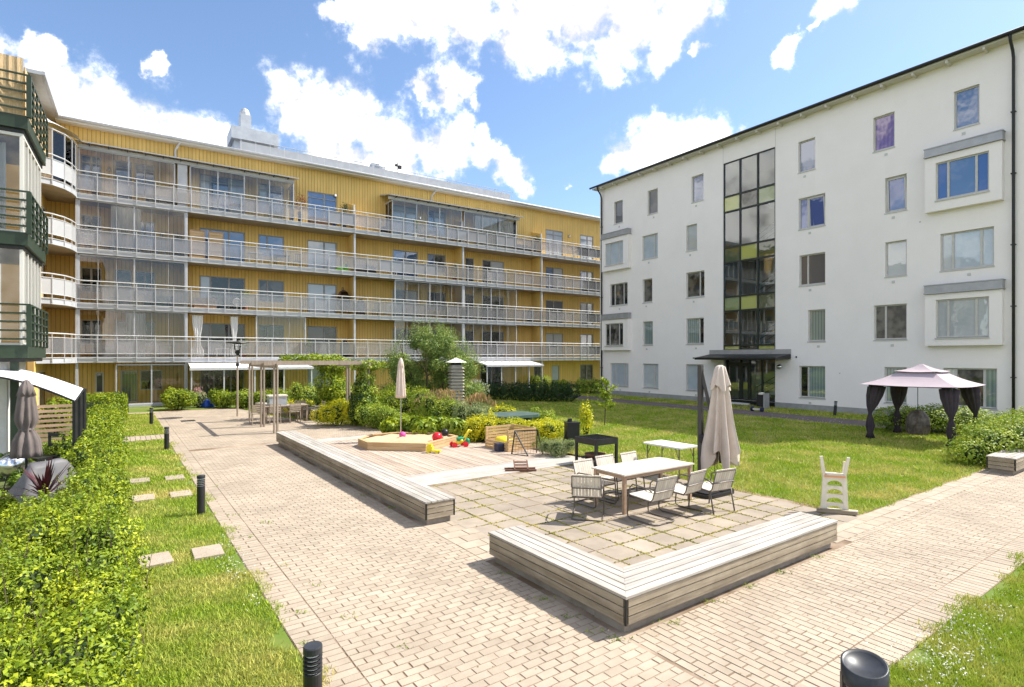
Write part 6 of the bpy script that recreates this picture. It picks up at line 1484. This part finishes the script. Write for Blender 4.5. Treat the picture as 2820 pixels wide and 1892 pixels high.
SP = np.array(SP); link('shoots', npmesh('shoots', leafquads(SP, unit(rng.normal(size=SP.shape)+np.array([0,0,.4])), .075, .38), 4, 'leaf_tree'), tr_)
sp_ = thing('sapling', 'thin young tree with sparse yellow green leaves on the lawn', 'tree', G(1665, 1171.5))
q = MB(); q.tube([(0,0,0),(.03,0,.7),(.05,.02,1.3),(.12,0,1.85)], [.022,.018,.013,.006], 6)
LP = []
for i in range(13):
    a = i*2.4; z = .6+.09*i; L = .55*(1-.02*i)*(.6+.4*math.sin(i)); e = Vector((.04+L*math.cos(a), L*math.sin(a), z+.28)); q.tube([(.03,0,z), e], [.008,.003], 4)
    for _ in range(62): t = random.uniform(.3,1.1); LP.append(tuple(Vector((.03,0,z)).lerp(e,t)+Vector((random.gauss(0,.06), random.gauss(0,.06), random.gauss(0,.04)))))
obj('trunk', q, 'bark', sp_); LP = np.array(LP); link('crown', npmesh('crown', leafquads(LP, unit(rng.normal(size=LP.shape)+np.array([0,0,.8])), .11, .5), 4, 'leaf_lime'), sp_)
# garden shrubs on the left, beyond the hedge
pb('shrub', 'hydrangea bush with white blooms around the garden chair', 105, 1345, 1285, 120, 5200, .065, 'leaf_mid', Y=12.2, extra=plumes(105,1345,1275,120,260,'petal_white',12.2,.03,'blossom'))
pb('shrub', 'dark green shrub at the picture edge below the slat lounger', 25, 1340, 1240, 90, 4200, .065, 'leaf_mid', Y=13)
pb('shrub', 'loose green shrub between slat fence and lime hedge', 165, 1330, 1205, 110, 5200, .065, 'leaf_fresh', Y=14.2)
pb('shrub', 'leafy green shrub under the white awning edge', 150, 1190, 1076, 70, 3000, .08, 'leaf_lime', Y=20)
pb('shrub', 'loose lime shrub before the cordyline', 60, 1490, 1385, 130, 6000, .05, 'leaf_lime', Y=8.2)
pb('shrub', 'lime shrub at the picture edge above the garden deck', -5, 1470, 1340, 90, 4200, .055, 'leaf_lime', Y=9.2)
pb('shrub', 'small flowering shrub below the green balconies', 30, 1180, 1128, 60, 1500, .07, 'leaf_yellow', Y=15.5)

# ------------------------------------------------------------------ things on the balconies
FLR = lambda l: ZS[l]+.25
def curtain(label, t, l, w=1.2, h=2.55, y=.22, tie=False):
    c = thing('curtain', label, 'curtain', YQ(t, y, FLR(l)+.02), YR)
    q = MB(); rows = []
    for s in np.linspace(0, 1, 12):
        k = 1 if not tie else (.75-.35*math.sin(math.pi*min(1, s*1.15))**2 if s > .2 else .85+.3*(.2-s))
        rows.append([((f-.5)*w*k, .035*math.sin(f*w*34)+.02*math.sin(f*9+s*3), s*h) for f in np.linspace(0,1,44)])
    q.sheet(rows); obj('fabric', q, 'curtain_white', c, smooth=True); q = MB(); q.tube([(-w/2,0,h),(w/2,0,h)], .012, 5); obj('curtain_rod', q, 'steel_grey', c)
curtain('long white curtain behind the third floor corner glazing', 2.2, 3, 1.4); curtain('long white curtain behind the first floor corner glazing', 2.65, 1, .95)
curtain('white gathered curtain on the first balcony left of the open window', 5.75, 1, .75, tie=True); curtain('white gathered curtain on the first balcony right of the open window', 7.75, 1, .55, tie=True)
curtain('white blind curtain inside the top floor glazing by the yellow gable', 26.2, 4, 2.1, 2.4, .3); curtain('white blind curtain at the right end of the top floor glazing', 28.1, 4, 1.5, 2.4, .3)
def pot_plant(label, t, l, y=.6, h=.9, m='leaf_mid', r=.3, pot='terracotta', ph=.3):
    c = thing('potted_plant', label, 'plant', YQ(t, y, FLR(l)), YR); q = MB(); q.lathe([(.12,0),(.17,ph),(.18,ph),(.15,ph-.02)], 12); obj('pot', q, pot, c)
    link('foliage', npmesh('foliage', blobleaves([(0,0,ph+(h-ph)*.5,r,r,(h-ph)*.55),(r*.4,0,ph+(h-ph)*.7,r*.6,r*.6,(h-ph)*.35)], 420, .085, .3, .2, .5, .4), 4, m), c)
pot_plant('red leaved shrub in a pot on the top balcony', 11.75, 4, .5, 2.0, 'leaf_red', .42, 'tarp_grey', .8); pot_plant('dark conifer in a planter beside the top floor partition', 14.75, 4, .6, 1.85, 'leaf_dark', .3, 'tarp_grey', .9)
pot_plant('tall dark plant behind the third floor glazing by the column', 4.7, 3, .6, 1.5, 'leaf_dark', .28); pot_plant('leafy plant inside the third floor glazed corner', .45, 3, .5, 1.7, 'leaf_dark', .35)
pot_plant('bright green plant beside the column on the third floor', 23.4, 3, .5, 1.5, 'leaf_lime', .3); pot_plant('green plant behind the second floor glazing past the column', 26.0, 2, .5, 1.5, 'leaf_mid', .32)
pot_plant('flowering plant on the first balcony by the curtain', 8.3, 1, .4, 1.3, 'leaf_mid', .3); pot_plant('leafy plant at the grey first floor door', 12.2, 1, .4, 1.25, 'leaf_mid', .28)
pot_plant('small plant in the second floor balcony window box', 8.4, 2, .4, 1.3, 'leaf_fresh', .3); pot_plant('low dark box hedge before the top floor partition', 31.2, 4, .4, 1.55, 'leaf_dark', .5, 'tarp_grey', .9)
pot_plant('small green plant hung on the top balcony rail', 19.9, 4, .1, 1.45, 'leaf_lime', .16, 'white_plastic', .3); pot_plant('bushy plant behind the top floor corner glazing', .8, 4, .5, 1.3, 'leaf_mid', .4)
def bistro(label, t, l, kind='table', m='white_paint', y=.7, rz=0, s=1.0):
    c = thing('balcony_'+kind, label, kind, YQ(t, y, FLR(l)), YR+rz)
    if kind == 'table':
        bx('top', c, (0,0,.72*s), (.9*s,.6,.03), m)
        for x_ in (-.38*s,.38*s):
            for y_ in (-.24,.24): bx('leg', c, (x_,y_,.35*s), (.035,.035,.70*s), m)
    elif kind == 'chair':
        bx('seat', c, (0,0,.44), (.46,.44,.03), m); 
        for i in range(4): bx('back_slat', c, (-.165+.11*i,-.21,.68), (.04,.02,.44), m)
        bx('back_rail', c, (0,-.21,.90), (.44,.03,.05), m)
        for x_ in (-.2,.2):
            for y_ in (-.19,.19): bx('leg', c, (x_,y_,.22), (.035,.035,.44), m)
    elif kind == 'sofa':
        bx('seat', c, (0,0,.22), (1.5*s,.65,.36), m); bx('backrest', c, (0,.28,.55), (1.5*s,.14,.40), m); bx('armrest', c, (-.68*s,0,.46), (.14,.62,.22), m); bx('armrest', c, (.68*s,0,.46), (.14,.62,.22), m)
    elif kind == 'grill':
        q = MB(); q.lathe([(.32,0),(.34,.6),(.30,.95),(.16,1.18),(.03,1.22)], 16, sy=.75); obj('cover', q, m, c, smooth=True)
        bx('foot', c, (0,0,.01), (.3,.2,.03), 'dark_metal')
    return c
bistro('white slatted bench behind the third floor glazing', 3.9, 3, 'chair', 'white_paint', .6); bistro('white armchair behind the third floor glazing', 3.1, 3, 'chair', 'white_paint', .6)
bistro('white stool on the second floor corner balcony', 1.6, 2, 'table', 'white_paint', .5, 0, .6); bistro('long grey table behind the second floor glazing', 3.8, 2, 'sofa', 'dark_fabric', .9)
bistro('white table on the third balcony beside the long window', 9.0, 3, 'table', 'white_paint', .5); bistro('dark table on the third balcony below the sky window', 10.6, 3, 'table', 'dark_fabric', .5); bistro('dark folding chair on the third balcony', 11.6, 3, 'chair', 'tube_dark', .5)
bistro('dark sofa on the third balcony right of the second column', 16.3, 3, 'sofa', 'dark_fabric', .9); bistro('white metal chair on the third balcony past the sofa', 18.3, 3, 'chair', 'white_paint', .5)
bistro('covered black grill on the second balcony beside the column', 15.95, 2, 'grill', 'dark_fabric', .7); bistro('low lounger chair on the second balcony past the grill', 17.0, 2, 'chair', 'tube_dark', .5); bistro('light metal chair on the second balcony by the glazing', 18.0, 2, 'chair', 'white_paint', .5)
bistro('white table on the second balcony before the dark window', 12.1, 2, 'chair', 'tube_dark', .5); bistro('brown cushioned seat on the second balcony by the first column', 6.2, 2, 'sofa', 'fence_wood', .9, 0, .8)
bistro('white side table on the first balcony before the open window', 7.1, 1, 'table', 'white_paint', .5, 0, .8); bistro('white chair on the first balcony before the double window', 9.8, 1, 'chair', 'white_paint', .5); bistro('second white chair on the first balcony before the double window', 10.8, 1, 'chair', 'white_paint', .5)
bistro('covered dark grill on the first balcony left of the second column', 14.8, 1, 'grill', 'dark_fabric', .7); bistro('white bench on the first balcony right of the second column', 16.0, 1, 'table', 'white_paint', .6); bistro('pale sofa behind the first floor corner glazing', 1.4, 1, 'sofa', 'canvas_beige', .9)
bistro('dark table behind the first floor corner glazing', 4.2, 1, 'table', 'dark_fabric', .6); bistro('black covered barbecue on the second balcony near the third column', 30.9, 2, 'grill', 'dark_fabric', .7); bistro('white table on the second balcony behind the glazing', 27.6, 2, 'table', 'white_paint', .6)
bistro('white chair behind the second floor glazing', 25.4, 2, 'chair', 'white_paint', .6); bistro('light wooden table behind the top floor glazing', 8.0, 4, 'table', 'canvas_beige', .7); bistro('wicker sofa on the top balcony behind the rail', 13.2, 4, 'sofa', 'wicker', .9); bistro('dark sofa behind the top floor corner glazing', 3.9, 4, 'sofa', 'dark_fabric', .9)
bistro('white chair at the top floor glazed terrace', 20.4, 4, 'chair', 'white_paint', .5); bistro('white table at the top floor glazed terrace', 21.4, 4, 'table', 'white_paint', .6); bistro('dark planter sofa below the top floor partition', 30.0, 4, 'sofa', 'dark_fabric', .7); bistro('small dark table on the top balcony at the far end', 36.3, 4, 'table', 'tube_dark', .6); bistro('grey sofa on the third balcony at the far end', 38.2, 3, 'sofa', 'tarp_grey', .9)
bistro('white chair on the third balcony past the third column', 26.5, 3, 'chair', 'white_paint', .5)
# privacy screens, egg chair, green toy, bicycle
for i, (t, lab) in enumerate([(5.75,'carved wooden folding screen next to the third floor column'),(6.75,'carved wooden folding screen before the third floor window')]):
    c = thing('folding_screen', lab, 'screen', YQ(t, .35, FLR(3)), YR); bx('panel', c, (0,0,.88), (.76,.03,1.7), 'new_wood'); q = MB(); q.box(-.41,-.37,-.03,.03,0,1.78).box(.37,.41,-.03,.03,0,1.78).box(-.37,.37,-.03,.03,1.74,1.78); obj('frame', q, 'fence_wood', c)
    for j in range(5): bx('slat', c, (0,-.02,.3+.33*j), (.72,.02,.06), 'reed')
eg = thing('egg_chair', 'brown wicker hanging egg chair on the second balcony', 'chair', YQ(14.75, .8, FLR(2)), YR)
q = MB(); q.lathe([(.12,.3),(.40,.55),(.46,.9),(.42,1.3),(.28,1.65),(.05,1.8)], 18); q.f = [f for f in q.f if not (all(q.v[i][1] < -.12 for i in f) and all(.6 < q.v[i][2] < 1.7 for i in f))]; obj('basket', q, 'wicker', eg, smooth=True); q = MB(); q.tube([(0,.3,0),(0,.5,1.2),(0,.3,2.0),(0,0,1.95),(0,0,1.8)], .02, 6); obj('stand', q, 'dark_metal', eg)
bt = thing('toy_slide', 'bright green plastic toy on the third balcony left of the column', 'toy', YQ(14.6, .4, FLR(3)), YR); mat('lime_plastic', (.22,.62,.03), .4)
q = MB(); q.prism([(-.55,-.2),(.35,-.2),(.35,.2),(-.55,.2)], 0, .18); q.add([(-.5,-.18,.18),(.3,-.18,.18),(.3,.18,.18),(-.5,.18,.18),(.3,-.18,.62),(.3,.18,.62)],[(0,1,4),(3,5,2),(0,4,5,3),(1,2,5,4)]); obj('body', q, 'lime_plastic', bt); q = MB(); q.lathe([(.02,-.03),(.1,-.03),(.1,.03),(.02,.03)], 12); obj('wheel', q, 'dark_metal', bt, (.18,-.22,.45), rot=(R(90),0,0))
lt = thing('paper_lantern', 'round white paper lantern on the second balcony', 'lantern', YQ(7.9, .2, FLR(2)), YR); q = MB(); q.lathe([(.24*math.cos(t), .52+.24*math.sin(t)) for t in np.linspace(-1.4,1.4,11)], 16); obj('globe', q, 'curtain_white', lt, smooth=True); q = MB(); q.lathe([(.12,0),(.10,.02),(.03,.05),(.03,.30)], 10); obj('stand', q, 'white_paint', lt)
bi = thing('exercise_bike', 'exercise bike on the top balcony by the glazed terrace', 'exercise bike', YQ(17.6, .5, FLR(4)), YR); q = MB(); q.lathe([(.24,-.04),(.27,-.03),(.27,.03),(.24,.04)], 18); obj('flywheel', q, 'dark_fabric', bi, (0,0,.32), rot=(R(90),0,0)); q = MB(); q.tube([(-.3,0,.05),(.35,0,.05)], .03, 6).tube([(.0,0,.3),(.12,0,1.15),(-.05,0,1.3)], .025, 6).tube([(-.05,0,.3),(-.25,0,.85)], .025, 6).box(-.38,-.12,-.08,.08,.85,.91); obj('frame', q, 'white_paint', bi)
